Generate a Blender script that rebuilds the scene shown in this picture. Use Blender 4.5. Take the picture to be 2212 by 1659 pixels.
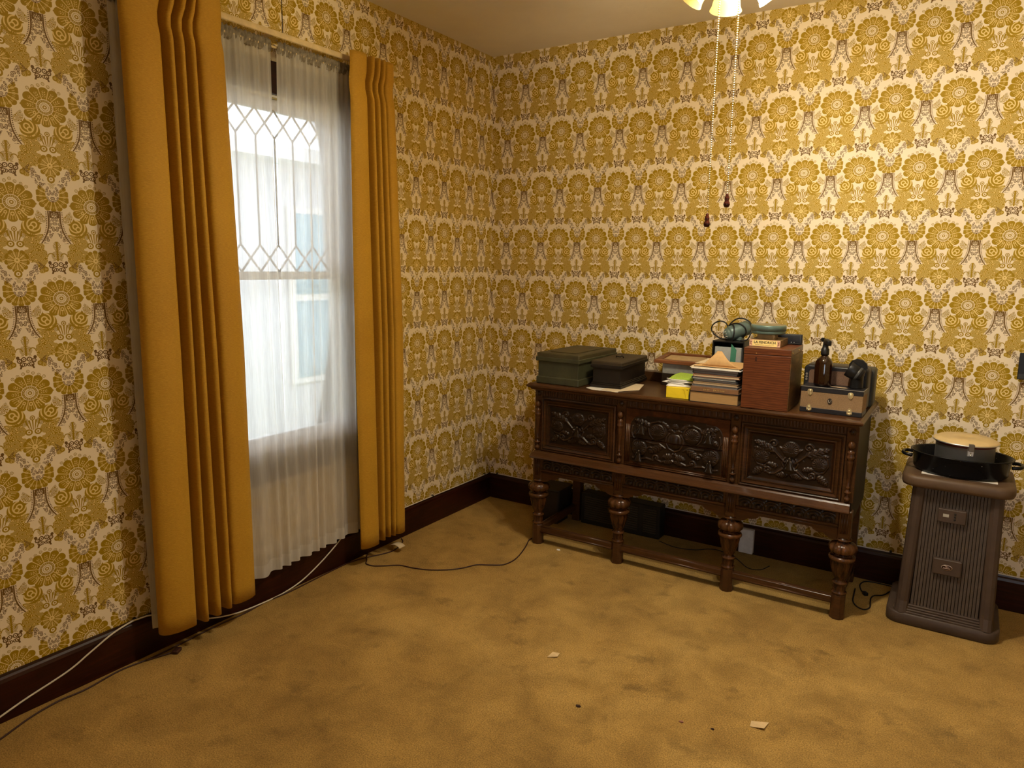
import bpy, bmesh, math, random
import numpy as np
from mathutils import Matrix, Vector

for o in list(bpy.data.objects):
    bpy.data.objects.remove(o)
random.seed(7)
SC = bpy.context.scene
COL = SC.collection
PI = math.pi

# ------------------------------------------------------------------ camera
CAM_YAW, CAM_PITCH, CAM_ROLL = 0.5642447, 0.1644462, -0.0146052
CAM_POS = Vector((2.56195, -3.78574, 1.50822))
cam_data = bpy.data.cameras.new('camera')
cam_data.sensor_width = 36.0
cam_data.lens = 1547.38 / 2212 * 36.0
cam_data.clip_start = 0.02
cam = bpy.data.objects.new('camera', cam_data)
COL.objects.link(cam)
fw = Vector((-math.sin(CAM_YAW) * math.cos(CAM_PITCH), math.cos(CAM_YAW) * math.cos(CAM_PITCH), -math.sin(CAM_PITCH)))
rt = Vector((math.cos(CAM_YAW), math.sin(CAM_YAW), 0))
dn = fw.cross(rt)
rt2 = rt * math.cos(CAM_ROLL) + dn * math.sin(CAM_ROLL)
dn2 = dn * math.cos(CAM_ROLL) - rt * math.sin(CAM_ROLL)
mw = Matrix((rt2, -dn2, -fw)).transposed().to_4x4()
mw.translation = CAM_POS
cam.matrix_world = mw
SC.camera = cam

# ------------------------------------------------------------------ sky, exposure
world = bpy.data.worlds.new('World')
SC.world = world
world.use_nodes = True
bg = world.node_tree.nodes['Background']
bg.inputs[0].default_value = (0.87, 0.91, 1.0, 1)
bg.inputs[1].default_value = 5.6
vs = SC.view_settings
vs.view_transform = 'Standard'
vs.look = 'None'
vs.gamma = 1.0
vs.use_curve_mapping = False
vs.exposure = 0.0
LAMP_WATT = 57.0            # each burning bulb of the ceiling light
LAMP_COLOR = (1.0, 0.925, 0.78)

# ------------------------------------------------------------------ helpers: meshes
class MB:
    """collects geometry that becomes one mesh object"""
    def __init__(self):
        self.v = []; self.f = []; self.s = []
    def add(self, verts, faces, smooth=False):
        b = len(self.v)
        self.v += [tuple(p) for p in verts]
        self.f += [tuple(i + b for i in f) for f in faces]
        self.s += [smooth] * len(faces)
        return self
    def box(self, x0, x1, y0, y1, z0, z1, bev=0.0, seg=1, mat=None):
        if bev <= 0:
            vs_ = [(x0,y0,z0),(x1,y0,z0),(x1,y1,z0),(x0,y1,z0),(x0,y0,z1),(x1,y0,z1),(x1,y1,z1),(x0,y1,z1)]
            fs = [(0,3,2,1),(4,5,6,7),(0,1,5,4),(1,2,6,5),(2,3,7,6),(3,0,4,7)]
        else:
            bm = bmesh.new()
            bmesh.ops.create_cube(bm, size=1)
            for v in bm.verts:
                v.co = Vector(((x0+x1)/2 + v.co.x*(x1-x0), (y0+y1)/2 + v.co.y*(y1-y0), (z0+z1)/2 + v.co.z*(z1-z0)))
            bmesh.ops.bevel(bm, geom=bm.edges[:], offset=bev, segments=seg, profile=0.5, affect='EDGES')
            bm.verts.index_update()
            vs_ = [tuple(v.co) for v in bm.verts]
            fs = [tuple(v.index for v in f.verts) for f in bm.faces]
            bm.free()
        if mat is not None:
            vs_ = [tuple(mat @ Vector(p)) for p in vs_]
        return self.add(vs_, fs, bev > 0 and seg > 1)
    def lathe(self, prof, seg=24, mat=None, sx=1.0, sy=1.0, lobes=0, lobe_amp=0.0, lobe_range=None, smooth=True, cap=True):
        """prof: list of (r, z) from bottom to top"""
        vs_ = []; fs = []
        n = len(prof)
        for (r, z) in prof:
            for k in range(seg):
                a = 2*PI*k/seg
                rr = r
                if lobes and (lobe_range is None or lobe_range[0] <= z <= lobe_range[1]):
                    rr = r * (1 - lobe_amp * (1 - abs(math.cos(lobes*a/2)))**1.5)
                vs_.append((rr*math.cos(a)*sx, rr*math.sin(a)*sy, z))
        for i in range(n-1):
            for k in range(seg):
                k2 = (k+1) % seg
                fs.append((i*seg+k, i*seg+k2, (i+1)*seg+k2, (i+1)*seg+k))
        if mat is not None:
            vs_ = [tuple(mat @ Vector(p)) for p in vs_]
        self.add(vs_, fs, smooth)
        if cap:
            b = len(self.v) - len(vs_)
            if prof[0][0] > 1e-5:
                self.f.append(tuple(b + k for k in reversed(range(seg)))); self.s.append(False)
            if prof[-1][0] > 1e-5:
                self.f.append(tuple(b + (n-1)*seg + k for k in range(seg))); self.s.append(False)
        return self
    def tube(self, pts, r, seg=8, smooth=True, closed=False, r_end=None, flat=1.0):
        pts = [Vector(p) for p in pts]
        n = len(pts)
        vs_ = []; fs = []
        prev = None
        for i, p in enumerate(pts):
            if closed:
                t = pts[(i+1) % n] - pts[i-1]
            else:
                t = pts[min(i+1, n-1)] - pts[max(i-1, 0)]
            if t.length < 1e-9: t = Vector((0,0,1))
            t.normalize()
            if prev is None:
                ref = Vector((0,0,1)) if abs(t.z) < 0.9 else Vector((1,0,0))
                u = t.cross(ref).normalized()
            else:
                u = prev - t * prev.dot(t)
                u = u.normalized() if u.length > 1e-6 else t.cross(Vector((1,0,0))).normalized()
            prev = u
            w = t.cross(u)
            rr = r if r_end is None else r + (r_end - r) * i / max(1, n-1)
            for k in range(seg):
                a = 2*PI*k/seg
                vs_.append(p + u*math.cos(a)*rr + w*math.sin(a)*rr*flat)
        m = n if closed else n-1
        for i in range(m):
            j = (i+1) % n
            for k in range(seg):
                k2 = (k+1) % seg
                fs.append((i*seg+k, i*seg+k2, j*seg+k2, j*seg+k))
        if not closed:
            fs.append(tuple(reversed(range(seg))))
            fs.append(tuple((n-1)*seg+k for k in range(seg)))
        return self.add(vs_, fs, smooth)
    def prism(self, poly, d0, d1, axis='y', mat=None, smooth=False):
        """extrude a 2D outline; axis y: poly is (x,z); axis x: (y,z); axis z: (x,y)"""
        n = len(poly)
        def P(p, d):
            if axis == 'y': return (p[0], d, p[1])
            if axis == 'x': return (d, p[0], p[1])
            return (p[0], p[1], d)
        vs_ = [P(p, d0) for p in poly] + [P(p, d1) for p in poly]
        fs = [tuple(range(n)), tuple(reversed(range(n, 2*n)))]
        for i in range(n):
            j = (i+1) % n
            fs.append((i, i+n, j+n, j))
        if mat is not None:
            vs_ = [tuple(mat @ Vector(p)) for p in vs_]
        return self.add(vs_, fs, smooth)
    def sweep(self, prof, axis_from, axis_to, axis='x', m0=0.0, m1=0.0, ref=0.0):
        """extrude a moulding profile (u,z) along x; mitres shift the end by m*(u-ref)"""
        n = len(prof)
        vs_ = []
        for (u, z) in prof:
            a = axis_from + m0*(u-ref)
            vs_.append((a, u, z) if axis == 'x' else (u, a, z))
        for (u, z) in prof:
            a = axis_to + m1*(u-ref)
            vs_.append((a, u, z) if axis == 'x' else (u, a, z))
        fs = [tuple(range(n)), tuple(reversed(range(n, 2*n)))]
        for i in range(n):
            j = (i+1) % n
            fs.append((i, i+n, j+n, j))
        return self.add(vs_, fs)
    def grid(self, P, smooth=True, wrap=False):
        """P: rows x cols of points"""
        R, C = len(P), len(P[0])
        fs = []
        for i in range(R-1):
            for j in range(C-1):
                fs.append((i*C+j, i*C+j+1, (i+1)*C+j+1, (i+1)*C+j))
            if wrap:
                fs.append((i*C+C-1, i*C, (i+1)*C, (i+1)*C+C-1))
        return self.add([p for row in P for p in row], fs, smooth)
    def sphere(self, c, r, seg=10, rings=6, sz=1.0):
        prof = [(r*math.sin(PI*i/rings), -r*math.cos(PI*i/rings)*sz) for i in range(rings+1)]
        prof[0] = (1e-6, prof[0][1]); prof[-1] = (1e-6, prof[-1][1])
        return self.lathe(prof, seg, Matrix.Translation(Vector(c)), cap=False)

WM = {}                                   # world matrices of parents, by object
def finish(o, parent, world):
    COL.objects.link(o)
    m = Matrix.Identity(4)
    if parent is not None:
        o.parent = parent
        if world:
            o.matrix_parent_inverse = WM[parent.name].inverted()
        else:
            m = WM[parent.name].copy()
    WM[o.name] = m
    return o

def obj(name, mb, mat, parent=None, world=False, recalc=True, solid=None):
    me = bpy.data.meshes.new(name)
    me.from_pydata(mb.v, [], mb.f)
    me.polygons.foreach_set('use_smooth', mb.s)
    me.update()
    if recalc:
        bm = bmesh.new(); bm.from_mesh(me)
        bmesh.ops.recalc_face_normals(bm, faces=bm.faces[:])
        bm.to_mesh(me); bm.free()
    if mat is not None:
        me.materials.append(mat)
    o = bpy.data.objects.new(name, me)
    if solid:
        md = o.modifiers.new('thickness', 'SOLIDIFY'); md.thickness = solid; md.offset = 0
    return finish(o, parent, world)

def tag(o, label, cat, group=None):
    o['label'] = label; o['category'] = cat
    if group: o['group'] = group
    return o

def thing(name, label, cat, loc=(0,0,0), rz=0.0, group=None):
    o = bpy.data.objects.new(name, None)
    o.empty_display_size = 0.05
    COL.objects.link(o)
    o.location = loc; o.rotation_euler = (0, 0, rz)
    WM[o.name] = Matrix.Translation(Vector(loc)) @ Matrix.Rotation(rz, 4, 'Z')
    return tag(o, label, cat, group)

def struct(name, mb, mat, parent=None):
    o = obj(name, mb, mat, parent)
    o['kind'] = 'structure'
    return o

def text_mesh(name, s, size, mat, parent, M, bold=0.0, ext=0.0002):
    cu = bpy.data.curves.new(name, 'FONT')
    cu.body = s; cu.size = size; cu.align_x = 'CENTER'; cu.align_y = 'CENTER'
    cu.offset = bold; cu.extrude = ext
    t = bpy.data.objects.new(name + '_tmp', cu)
    COL.objects.link(t)
    dg = bpy.context.evaluated_depsgraph_get(); dg.update()
    me = bpy.data.meshes.new_from_object(t.evaluated_get(dg))
    bpy.data.objects.remove(t); bpy.data.curves.remove(cu)
    me.transform(M)
    me.materials.clear(); me.materials.append(mat)
    o = bpy.data.objects.new(name, me)
    return finish(o, parent, False)

def catmull(pts, per=8):
    pts = [np.array(p, float) for p in pts]
    P = [2*pts[0]-pts[1]] + pts + [2*pts[-1]-pts[-2]]
    out = []
    for i in range(1, len(P)-2):
        for k in range(per):
            t = k/per
            a, b, c, d = P[i-1], P[i], P[i+1], P[i+2]
            out.append(0.5*((2*b)+(-a+c)*t+(2*a-5*b+4*c-d)*t*t+(-a+3*b-3*c+d)*t**3))
    out.append(P[-2])
    return [tuple(p) for p in out]

# ------------------------------------------------------------------ helpers: node materials
def new_mat(name):
    m = bpy.data.materials.new(name); m.use_nodes = True
    nt = m.node_tree
    return m, nt, nt.nodes['Principled BSDF']

class E_:
    """a float expression in a shader node tree"""
    nt = None
    def __init__(self, s): self.s = s
    @staticmethod
    def m(op, *a, clamp=False):
        if all(not isinstance(x, E_) for x in a):
            pass
        n = E_.nt.nodes.new('ShaderNodeMath'); n.operation = op; n.use_clamp = clamp
        for i, x in enumerate(a):
            if isinstance(x, E_): E_.nt.links.new(x.s, n.inputs[i])
            else: n.inputs[i].default_value = float(x)
        return E_(n.outputs[0])
    def __add__(s, o): return E_.m('ADD', s, o)
    __radd__ = __add__
    def __sub__(s, o): return E_.m('SUBTRACT', s, o)
    def __rsub__(s, o): return E_.m('SUBTRACT', o, s)
    def __mul__(s, o): return E_.m('MULTIPLY', s, o)
    __rmul__ = __mul__
    def __truediv__(s, o): return E_.m('DIVIDE', s, o)
    def __lt__(s, o): return E_.m('LESS_THAN', s, o)
    def __gt__(s, o): return E_.m('GREATER_THAN', s, o)
    def abs(s): return E_.m('ABSOLUTE', s)
    def sin(s): return E_.m('SINE', s)
    def cos(s): return E_.m('COSINE', s)
    def frac(s): return E_.m('FRACT', s)
    def sqrt(s): return E_.m('SQRT', s)
def emax(*a):
    r = a[0]
    for x in a[1:]: r = E_.m('MAXIMUM', r, x)
    return r
def emul(*a):
    r = a[0]
    for x in a[1:]: r = r * x
    return r
def eband(x, lo, hi):
    """1 where lo < x < hi"""
    return E_.m('COMPARE', x, (lo+hi)/2, (hi-lo)/2)
def elen(dx, dy):
    return (dx*dx + dy*dy).sqrt()
def eatan(a, b): return E_.m('ARCTAN2', a, b)
def enot(a): return 1.0 - a

def tex_coord(nt, kind='Object'):
    return nt.nodes.new('ShaderNodeTexCoord').outputs[kind]

def noise(nt, vec, scale, detail=3, rough=0.5, dist=0.0, stretch=None):
    if stretch:
        mp = nt.nodes.new('ShaderNodeMapping'); mp.inputs['Scale'].default_value = stretch
        nt.links.new(vec, mp.inputs[0]); vec = mp.outputs[0]
    n = nt.nodes.new('ShaderNodeTexNoise')
    n.inputs['Scale'].default_value = scale; n.inputs['Detail'].default_value = detail
    n.inputs['Roughness'].default_value = rough; n.inputs['Distortion'].default_value = dist
    nt.links.new(vec, n.inputs['Vector'])
    return n.outputs['Fac']

def ramp(nt, fac, stops):
    r = nt.nodes.new('ShaderNodeValToRGB')
    el = r.color_ramp.elements
    while len(el) < len(stops): el.new(0.5)
    for e, (p, c) in zip(el, stops):
        e.position = p; e.color = (*c, 1) if len(c) == 3 else c
    nt.links.new(fac, r.inputs[0])
    return r.outputs[0]

def mixc(nt, fac, a, b, mode='MIX'):
    n = nt.nodes.new('ShaderNodeMix'); n.data_type = 'RGBA'; n.blend_type = mode
    for sock, v in ((n.inputs[0], fac), (n.inputs[6], a), (n.inputs[7], b)):
        if hasattr(v, 'links') or isinstance(v, bpy.types.NodeSocket): nt.links.new(v, sock)
        elif isinstance(v, (int, float)): sock.default_value = v
        else: sock.default_value = (*v, 1)
    return n.outputs[2]

def bump(nt, bsdf, h, strength=0.3, dist=0.01):
    b = nt.nodes.new('ShaderNodeBump')
    b.inputs['Strength'].default_value = strength; b.inputs['Distance'].default_value = dist
    nt.links.new(h, b.inputs['Height']); nt.links.new(b.outputs[0], bsdf.inputs['Normal'])

def plain(name, col, rough=0.6, metal=0.0, var=0.12, nscale=30, bmp=0.0, spec=0.32, sheen=0.0, coat=0.0):
    """one colour with a little uneven wear"""
    m, nt, b = new_mat(name)
    tc = tex_coord(nt)
    f = noise(nt, tc, nscale, 4, 0.6)
    lo = tuple(max(0, c*(1-var)) for c in col); hi = tuple(min(1, c*(1+var)) for c in col)
    nt.links.new(ramp(nt, f, [(0.3, lo), (0.7, hi)]), b.inputs['Base Color'])
    b.inputs['Roughness'].default_value = rough; b.inputs['Metallic'].default_value = metal
    b.inputs['Specular IOR Level'].default_value = spec
    if sheen: b.inputs['Sheen Weight'].default_value = sheen
    if coat: b.inputs['Coat Weight'].default_value = coat
    if bmp: bump(nt, b, f, bmp, 0.003)
    return m

def wood(name, dark, light, stretch=(2, 30, 30), scale=3.0, rough=0.38, wear=0.0, wear_col=None, bmp=0.08, coat=0.0):
    m, nt, b = new_mat(name)
    tc = tex_coord(nt)
    g = noise(nt, tc, scale, 6, 0.62, 0.6, stretch)
    g2 = noise(nt, tc, 6, 3)
    c = ramp(nt, g, [(0.40, dark), (0.52, tuple(a*0.65+bb*0.35 for a, bb in zip(dark, light))), (0.62, light)])
    c = mixc(nt, 0.35, c, ramp(nt, g2, [(0.3, tuple(x*0.45 for x in dark)), (0.7, light)]), 'MIX')
    if wear > 0:
        ge = nt.nodes.new('ShaderNodeNewGeometry')
        w = ramp(nt, ge.outputs['Pointiness'], [(0.505, (0,0,0)), (0.56, (1,1,1))])
        wm = nt.nodes.new('ShaderNodeMath'); wm.operation = 'MULTIPLY'; wm.inputs[1].default_value = wear
        nt.links.new(w, wm.inputs[0])
        c = mixc(nt, wm.outputs[0], c, wear_col or tuple(min(1, x*2.2) for x in light))
    nt.links.new(c, b.inputs['Base Color'])
    b.inputs['Roughness'].default_value = rough
    b.inputs['Specular IOR Level'].default_value = 0.28
    if coat:
        b.inputs['Coat Weight'].default_value = coat; b.inputs['Coat Roughness'].default_value = 0.2
    bump(nt, b, g, bmp, 0.002)
    return m

# ------------------------------------------------------------------ wallpaper (printed damask, procedural)
WP_W = 0.2447016          # width of one repeat
WP_R = 0.3040550 / WP_W   # row pitch in repeats
C_CREAM = (0.83, 0.71, 0.52)
C_GOLD = (0.345, 0.212, 0.002)
C_TINT = (0.79, 0.605, 0.25)
C_BROWN = (0.15, 0.076, 0.012)

def voronoi(nt, vec, scale, feature):
    v = nt.nodes.new('ShaderNodeTexVoronoi'); v.voronoi_dimensions = '2D'; v.feature = feature
    v.inputs['Scale'].default_value = scale; v.inputs['Randomness'].default_value = 0.75
    nt.links.new(vec, v.inputs['Vector'])
    return E_(v.outputs['Distance'])

def motif(x, y, squig, lace, wob):
    """one column of the damask; x = distance from its axis, y = down from the big flower, in repeats"""
    # --- big flower
    ys = y * 1.06 + 0.0
    r = elen(x, ys)
    th = eatan(x, ys * -1.0)                    # 0 at top .. pi at bottom
    c6 = (th * 6.0).cos().abs()
    rb = 0.212 + c6.sqrt() * 0.052 + (x / r) * 0.022
    side = (th * 6.0).sin().abs() * r * 0.1667  # distance from the petal's own axis
    petal = emul(r < rb, r > 0.106, (c6 * r) > 0.030)
    chev = emul((((r - side * 1.1) * 210.0).sin() > 0.30), eband(side, 0.0035, 0.019), eband(r, 0.135, 0.222), y < 0.07)
    ray = emul(((th * 42.0).cos() > 0.80), eband(r, 0.17, 0.235), y > 0.05)
    g = petal * enot(emax(chev, ray))
    disc = emul(eband(r, 0.067, 0.096), enot(emul(((th * 22.0).cos() > 0.45), eband(r, 0.077, 0.087))))
    disc = emax(disc, emul(eband(r, 0.040, 0.054), (th * 18.0).cos() > 0.1), eband(r, 0.012, 0.027))
    g = emax(g, disc)
    # bells: pale dots with a gold eye
    for (px, py, rr) in ((0.0, 0.146, 0.026), (0.080, 0.128, 0.021), (0.128, 0.088, 0.021)):
        d = elen(x - px, y - py)
        g = emax(g * (d > rr), d < rr * 0.5)
    # circlets over the flower
    for (px, py) in ((0.0, -0.292), (0.060, -0.264), (0.128, -0.238), (0.190, -0.208)):
        d = elen(x - px, y - py)
        g = emax(g, emul(d < 0.021, enot(eband(d, 0.006, 0.014))))
    g = emax(g, elen(x - 0.285, y) < 0.012)
    # --- pomegranates
    dx = x - 0.203; dy = y - 0.309
    al = dx * 0.686 - dy * 0.728
    ac = dx * 0.728 + dy * 0.686
    e = elen(al * 8.4, ac * 8.8)
    e2 = elen(al * 8.4 - 0.42, ac * 8.8)
    pom = emul(e < 1.04, emax((e2 * 16.0).sin() > -0.35, e < 0.18), enot(eband(e, 0.20, 0.32)))
    acb = ac.abs()
    crown = emul(eband(al, 0.100, 0.235), acb < (al * 0.34 + 0.014), emax(squig > -0.2, al < 0.130), enot(eband(al - acb * 0.55, 0.112, 0.124)))
    g = emax(g, pom, crown)
    # --- leaves and stems in the middle
    g = emax(g, emul(elen((x - 0.100) * 1.1, y - 0.385) < 0.058, squig > -0.4))
    fan_a = eatan(x, 0.60 - y)
    g = emax(g, emul(eband(y, 0.365, 0.50), fan_a < 0.42, ((fan_a * 34.0).cos() > 0.05)))
    d = elen(x, y - 0.338)
    g = emax(g, emul(d < 0.033, enot(eband(d, 0.013, 0.021))))
    d = elen(x - 0.056, (y - 0.528) * 1.08)
    g = emax(g * (d > 0.052), emul(d < 0.046, enot(eband(d, 0.013, 0.026))))
    # --- curled foliage
    fo = elen((x - 0.238) * 1.62, y - 0.570) + wob * 0.20
    fo2 = elen((x - 0.312) * 1.9, (y - 0.745) * 0.95) + wob * 0.12
    g = emax(g, emul(emax(fo < 0.208, fo2 < 0.118), squig > -0.58))
    g = emax(g, eband(elen(x - 0.340, y - 0.850), 0.018, 0.034))
    # --- palmette
    yp = y - 0.745
    rp = elen(x, yp); tp = eatan(x, yp * -1.0)
    cp = (tp * 5.5).cos().abs()
    rbp = 0.115 + cp.sqrt() * 0.036 + E_.m('MAXIMUM', yp * -1.0, 0.0) * 0.05
    pal = emul(rp < rbp, (cp * rp) > 0.022, enot(emul((tp * 33.0).cos() > 0.72, eband(rp, 0.055, 0.115))))
    dd = elen(x, y - 0.735)
    pal = emax(pal * enot(eband(dd, 0.012, 0.034)), dd < 0.010)
    g = emax(g, pal)
    d = elen(x, y - 0.912)
    g = emax(g * (d > 0.056), emul(d < 0.049, enot(eband(d, 0.011, 0.026))))
    g = emax(g, emul(eband(y, 0.965, 1.045), x < (1.06 - y) * 0.55, squig > 0.2))
    # --- fan
    yf = y - 1.135
    rf = elen(x, yf); tf = eatan(x, yf)
    cf = (tf * 7.0).cos().abs()
    rbf = 0.162 + cf.sqrt() * 0.034 + (x / rf) * 0.020
    cup = elen(x * 11.5, (y - 1.095) * 8.6) < 1.0
    fan = emul(rf < rbf, (cf * rf) > 0.030, tf < 2.32, enot(emax(cup, emul(x < 0.092, y < 1.10))), enot(emul((tf * 42.0).cos() > 0.8, eband(rf, 0.13, 0.165))))
    g = emax(g * enot(emul(cup, y > 1.03)), fan)
    g = emax(g, emul(eband(elen(x - 0.228, y - 1.095), 0.018, 0.031), y < 1.10))
    # --- small tree
    yt = y - 1.725
    ht = (yt * 24.0 + 0.4).sin().abs() * 0.034 + yt * 0.20 + 0.006
    tree = emul(eband(y, 1.725, 1.985), x < ht, emax(squig > -0.3, x < 0.012))
    tree = emax(tree, emul(eband(elen(x - 0.083, y - 1.925), 0.034, 0.048), y < 1.93))
    g = emax(g, tree)
    # petals, fruit and leafage are backed with a yellow tint
    back = emax(emul(r < rb, r > 0.106), e < 1.06, fo < 0.214, fo2 < 0.124, rp < rbp, emul(rf < rbf, tf < 2.32, enot(cup)))
    # ================= brown ink
    lacem = emax(lace < 0.15, eband(lace, 0.27, 0.45))
    # lace V
    vx = x - 0.197; vy = y - 0.888
    b = emul((vx * -0.62 + vy * 0.785).abs() < 0.150, (vx * 0.785 + vy * 0.62).abs() < (0.052 + wob * 0.03), lacem)
    # cup of the fan
    b = emax(b, emul(cup, y > 1.005, x > (1.09 - y) * 0.55, lacem))
    # trunk
    dyk = E_.m('MAXIMUM', y - 1.45, 0.0)
    q = dyk * dyk * 1.20 + 0.084 - x
    inside = emul(eband(y, 1.325, 1.752), q > 0.0, x > (E_.m('MAXIMUM', y - 1.575, 0.0) * 0.52))
    da = elen(x, y - 1.376); ta = eatan(x, y - 1.376)
    daisy = emul(da < 0.042, (ta * 8.0).cos() > -0.35, da > 0.010)
    top = emul(y < 1.43, enot(daisy))
    tr = emul(inside, emax(q < 0.018, emul(top, y < 1.415, x < 0.060), lacem))
    bead = emul(eband(y, 1.33, 1.72), eband(q, -0.024, -0.008), ((y * 270.0).sin() > 0.0))
    b = emax(b, tr, bead)
    # scrollwork
    for (px, py, rr) in ((0.034, 2.030, 0.026), (0.088, 2.048, 0.024), (0.056, 2.098, 0.026), (0.105, 2.005, 0.014)):
        d = elen(x - px, y - py)
        b = emax(b, emax(eband(d, rr - 0.007, rr + 0.007), d < 0.008))
    b = emax(b, emul(eband(y, 2.10, 2.155), (x - 0.062 - (y - 2.10) * 0.35).abs() < 0.012), emul(eband(y, 2.075, 2.125), (x - (y - 2.10).abs()).abs() < 0.008))
    return g, b, back

def wallpaper(name, bx0, bz0, sy0, sz0):
    m, nt, bs = new_mat(name)
    E_.nt = nt
    geo = nt.nodes.new('ShaderNodeNewGeometry')
    sp = nt.nodes.new('ShaderNodeSeparateXYZ'); nt.links.new(geo.outputs['Position'], sp.inputs[0])
    sn = nt.nodes.new('ShaderNodeSeparateXYZ'); nt.links.new(geo.outputs['True Normal'], sn.inputs[0])
    sel = E_(sn.outputs[0]).abs() > 0.5            # walls facing along x are papered by y
    a0 = (E_(sp.outputs[0]) - bx0) / WP_W
    a1 = (E_(sp.outputs[1]) - sy0) / WP_W
    a = a0 + (a1 - a0) * sel
    x = ((a + 0.5).frac() - 0.5).abs()
    yy = (E_(sp.outputs[2]) - bz0 - sel * (sz0 - bz0)) / (-WP_W)
    # half-drop repeat: pick the column this point belongs to
    y1 = E_.m('WRAP', yy, 2*WP_R - 0.325, -0.325)
    late = y1 > (WP_R - 0.325)
    yl = y1 - late * WP_R                           # -0.325 .. R-0.325
    dk = E_.m('MAXIMUM', yl + (WP_R - 1.45), 0.0)
    mid = 0.5 - (dk * dk * 1.20 + 0.084 + 0.026)
    bound = (yl < 0.085) * 0.299 + emul(eband(yl, 0.085, 0.51), mid) + (yl > 0.51) * 0.372
    near = late + (x < (bound + late * (0.5 - bound * 2.0))) - late * 1.0   # 1: own column
    xo = x + (1.0 - near) * (0.5 - x * 2.0)
    yo = E_.m('WRAP', yy + (1.0 - near) * WP_R, 2*WP_R - 0.325, -0.325)
    cb = nt.nodes.new('ShaderNodeCombineXYZ')
    nt.links.new(xo.s, cb.inputs[0]); nt.links.new(yo.s, cb.inputs[1])
    la = voronoi(nt, cb.outputs[0], 23.0, 'F1')
    nz = nt.nodes.new('ShaderNodeTexNoise'); nz.noise_dimensions = '2D'
    nz.inputs['Scale'].default_value = 13.0; nz.inputs['Detail'].default_value = 0.0
    nt.links.new(cb.outputs[0], nz.inputs['Vector'])
    wob = E_(nz.outputs['Fac']) - 0.5
    squig = (wob * 60.0).sin()
    g, b, back = motif(xo, yo, squig, la, wob)
    col = mixc(nt, back.s, C_CREAM, C_TINT)
    col = mixc(nt, g.s, col, C_GOLD)
    col = mixc(nt, b.s, col, C_BROWN)
    nt.links.new(col, bs.inputs['Base Color'])
    bs.inputs['Roughness'].default_value = 0.6
    bs.inputs['Specular IOR Level'].default_value = 0.2
    return m

M_WP_BACK = M_WP_SIDE = wallpaper('wallpaper_damask', 2.31178, 1.96868, -2.56101, 1.37675)

# ------------------------------------------------------------------ other surfaces
def carpet_mat():
    m, nt, b = new_mat('carpet_gold')
    tc = tex_coord(nt)
    big = noise(nt, tc, 1.6, 5, 0.6)
    mid = noise(nt, tc, 5.5, 5, 0.65, 0.4)
    fine = noise(nt, tc, 210, 4, 0.9)
    spot = noise(nt, tc, 7.0, 5, 0.6)
    c = ramp(nt, big, [(0.30, (0.230, 0.130, 0.032)), (0.5, (0.345, 0.205, 0.052)), (0.70, (0.50, 0.315, 0.092))])
    c2 = ramp(nt, mid, [(0.33, (0.175, 0.100, 0.028)), (0.60, (0.47, 0.285, 0.078))])
    c = mixc(nt, 0.42, c, c2)
    st = ramp(nt, spot, [(0.30, (1, 1, 1)), (0.42, (0, 0, 0))])
    c = mixc(nt, 0.55, c, mixc(nt, st, c, (0.13, 0.075, 0.022)))
    fb = ramp(nt, fine, [(0.34, (0.30, 0.30, 0.30)), (0.66, (1.62, 1.60, 1.55))])
    c = mixc(nt, 1.0, c, fb, 'MULTIPLY')
    nt.links.new(c, b.inputs['Base Color'])
    b.inputs['Roughness'].default_value = 0.95
    b.inputs['Specular IOR Level'].default_value = 0.1
    b.inputs['Sheen Weight'].default_value = 0.25
    b.inputs['Sheen Tint'].default_value = (1.0, 0.75, 0.35, 1)
    bump(nt, b, fine, 0.6, 0.003)
    return m
M_CARPET = carpet_mat()

def ceiling_mat():
    m, nt, b = new_mat('ceiling_plaster')
    tc = tex_coord(nt)
    f = noise(nt, tc, 2.2, 5, 0.6)
    nt.links.new(ramp(nt, f, [(0.3, (0.78, 0.71, 0.61)), (0.7, (0.85, 0.79, 0.70))]), b.inputs['Base Color'])
    b.inputs['Roughness'].default_value = 0.8
    bump(nt, b, noise(nt, tc, 45, 3, 0.6), 0.25, 0.004)
    return m
M_CEIL = ceiling_mat()
M_TRIM = wood('trim_dark_mahogany', (0.014, 0.0028, 0.0016), (0.042, 0.008, 0.0035), (2, 2, 30), 3.0, 0.33, bmp=0.05)
M_OAK = wood('sideboard_dark_oak', (0.0035, 0.0015, 0.0008), (0.055, 0.0195, 0.0062), (2.0, 46, 46), 2.6, 0.28, wear=0.22, wear_col=(0.19, 0.078, 0.024), bmp=0.14)
M_OAKSIDE = wood('sideboard_side_oak', (0.006, 0.003, 0.0016), (0.028, 0.013, 0.0055), (30, 30, 4), 2.5, 0.50, bmp=0.05)
M_CARVE = wood('sideboard_carved_oak', (0.006, 0.0028, 0.0014), (0.026, 0.0115, 0.0048), (3, 40, 40), 2.5, 0.36, wear=0.38, wear_col=(0.115, 0.055, 0.022), bmp=0.03)
M_BURL = wood('sideboard_burl_veneer', (0.028, 0.0075, 0.0025), (0.105, 0.033, 0.0095), (14, 14, 20), 1.6, 0.3, bmp=0.03)
M_COLUMN = wood('turned_column_oak', (0.007, 0.0028, 0.0013), (0.095, 0.033, 0.0095), (30, 30, 4), 2.5, 0.26, wear=0.22, wear_col=(0.22, 0.095, 0.032), bmp=0.03)

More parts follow.
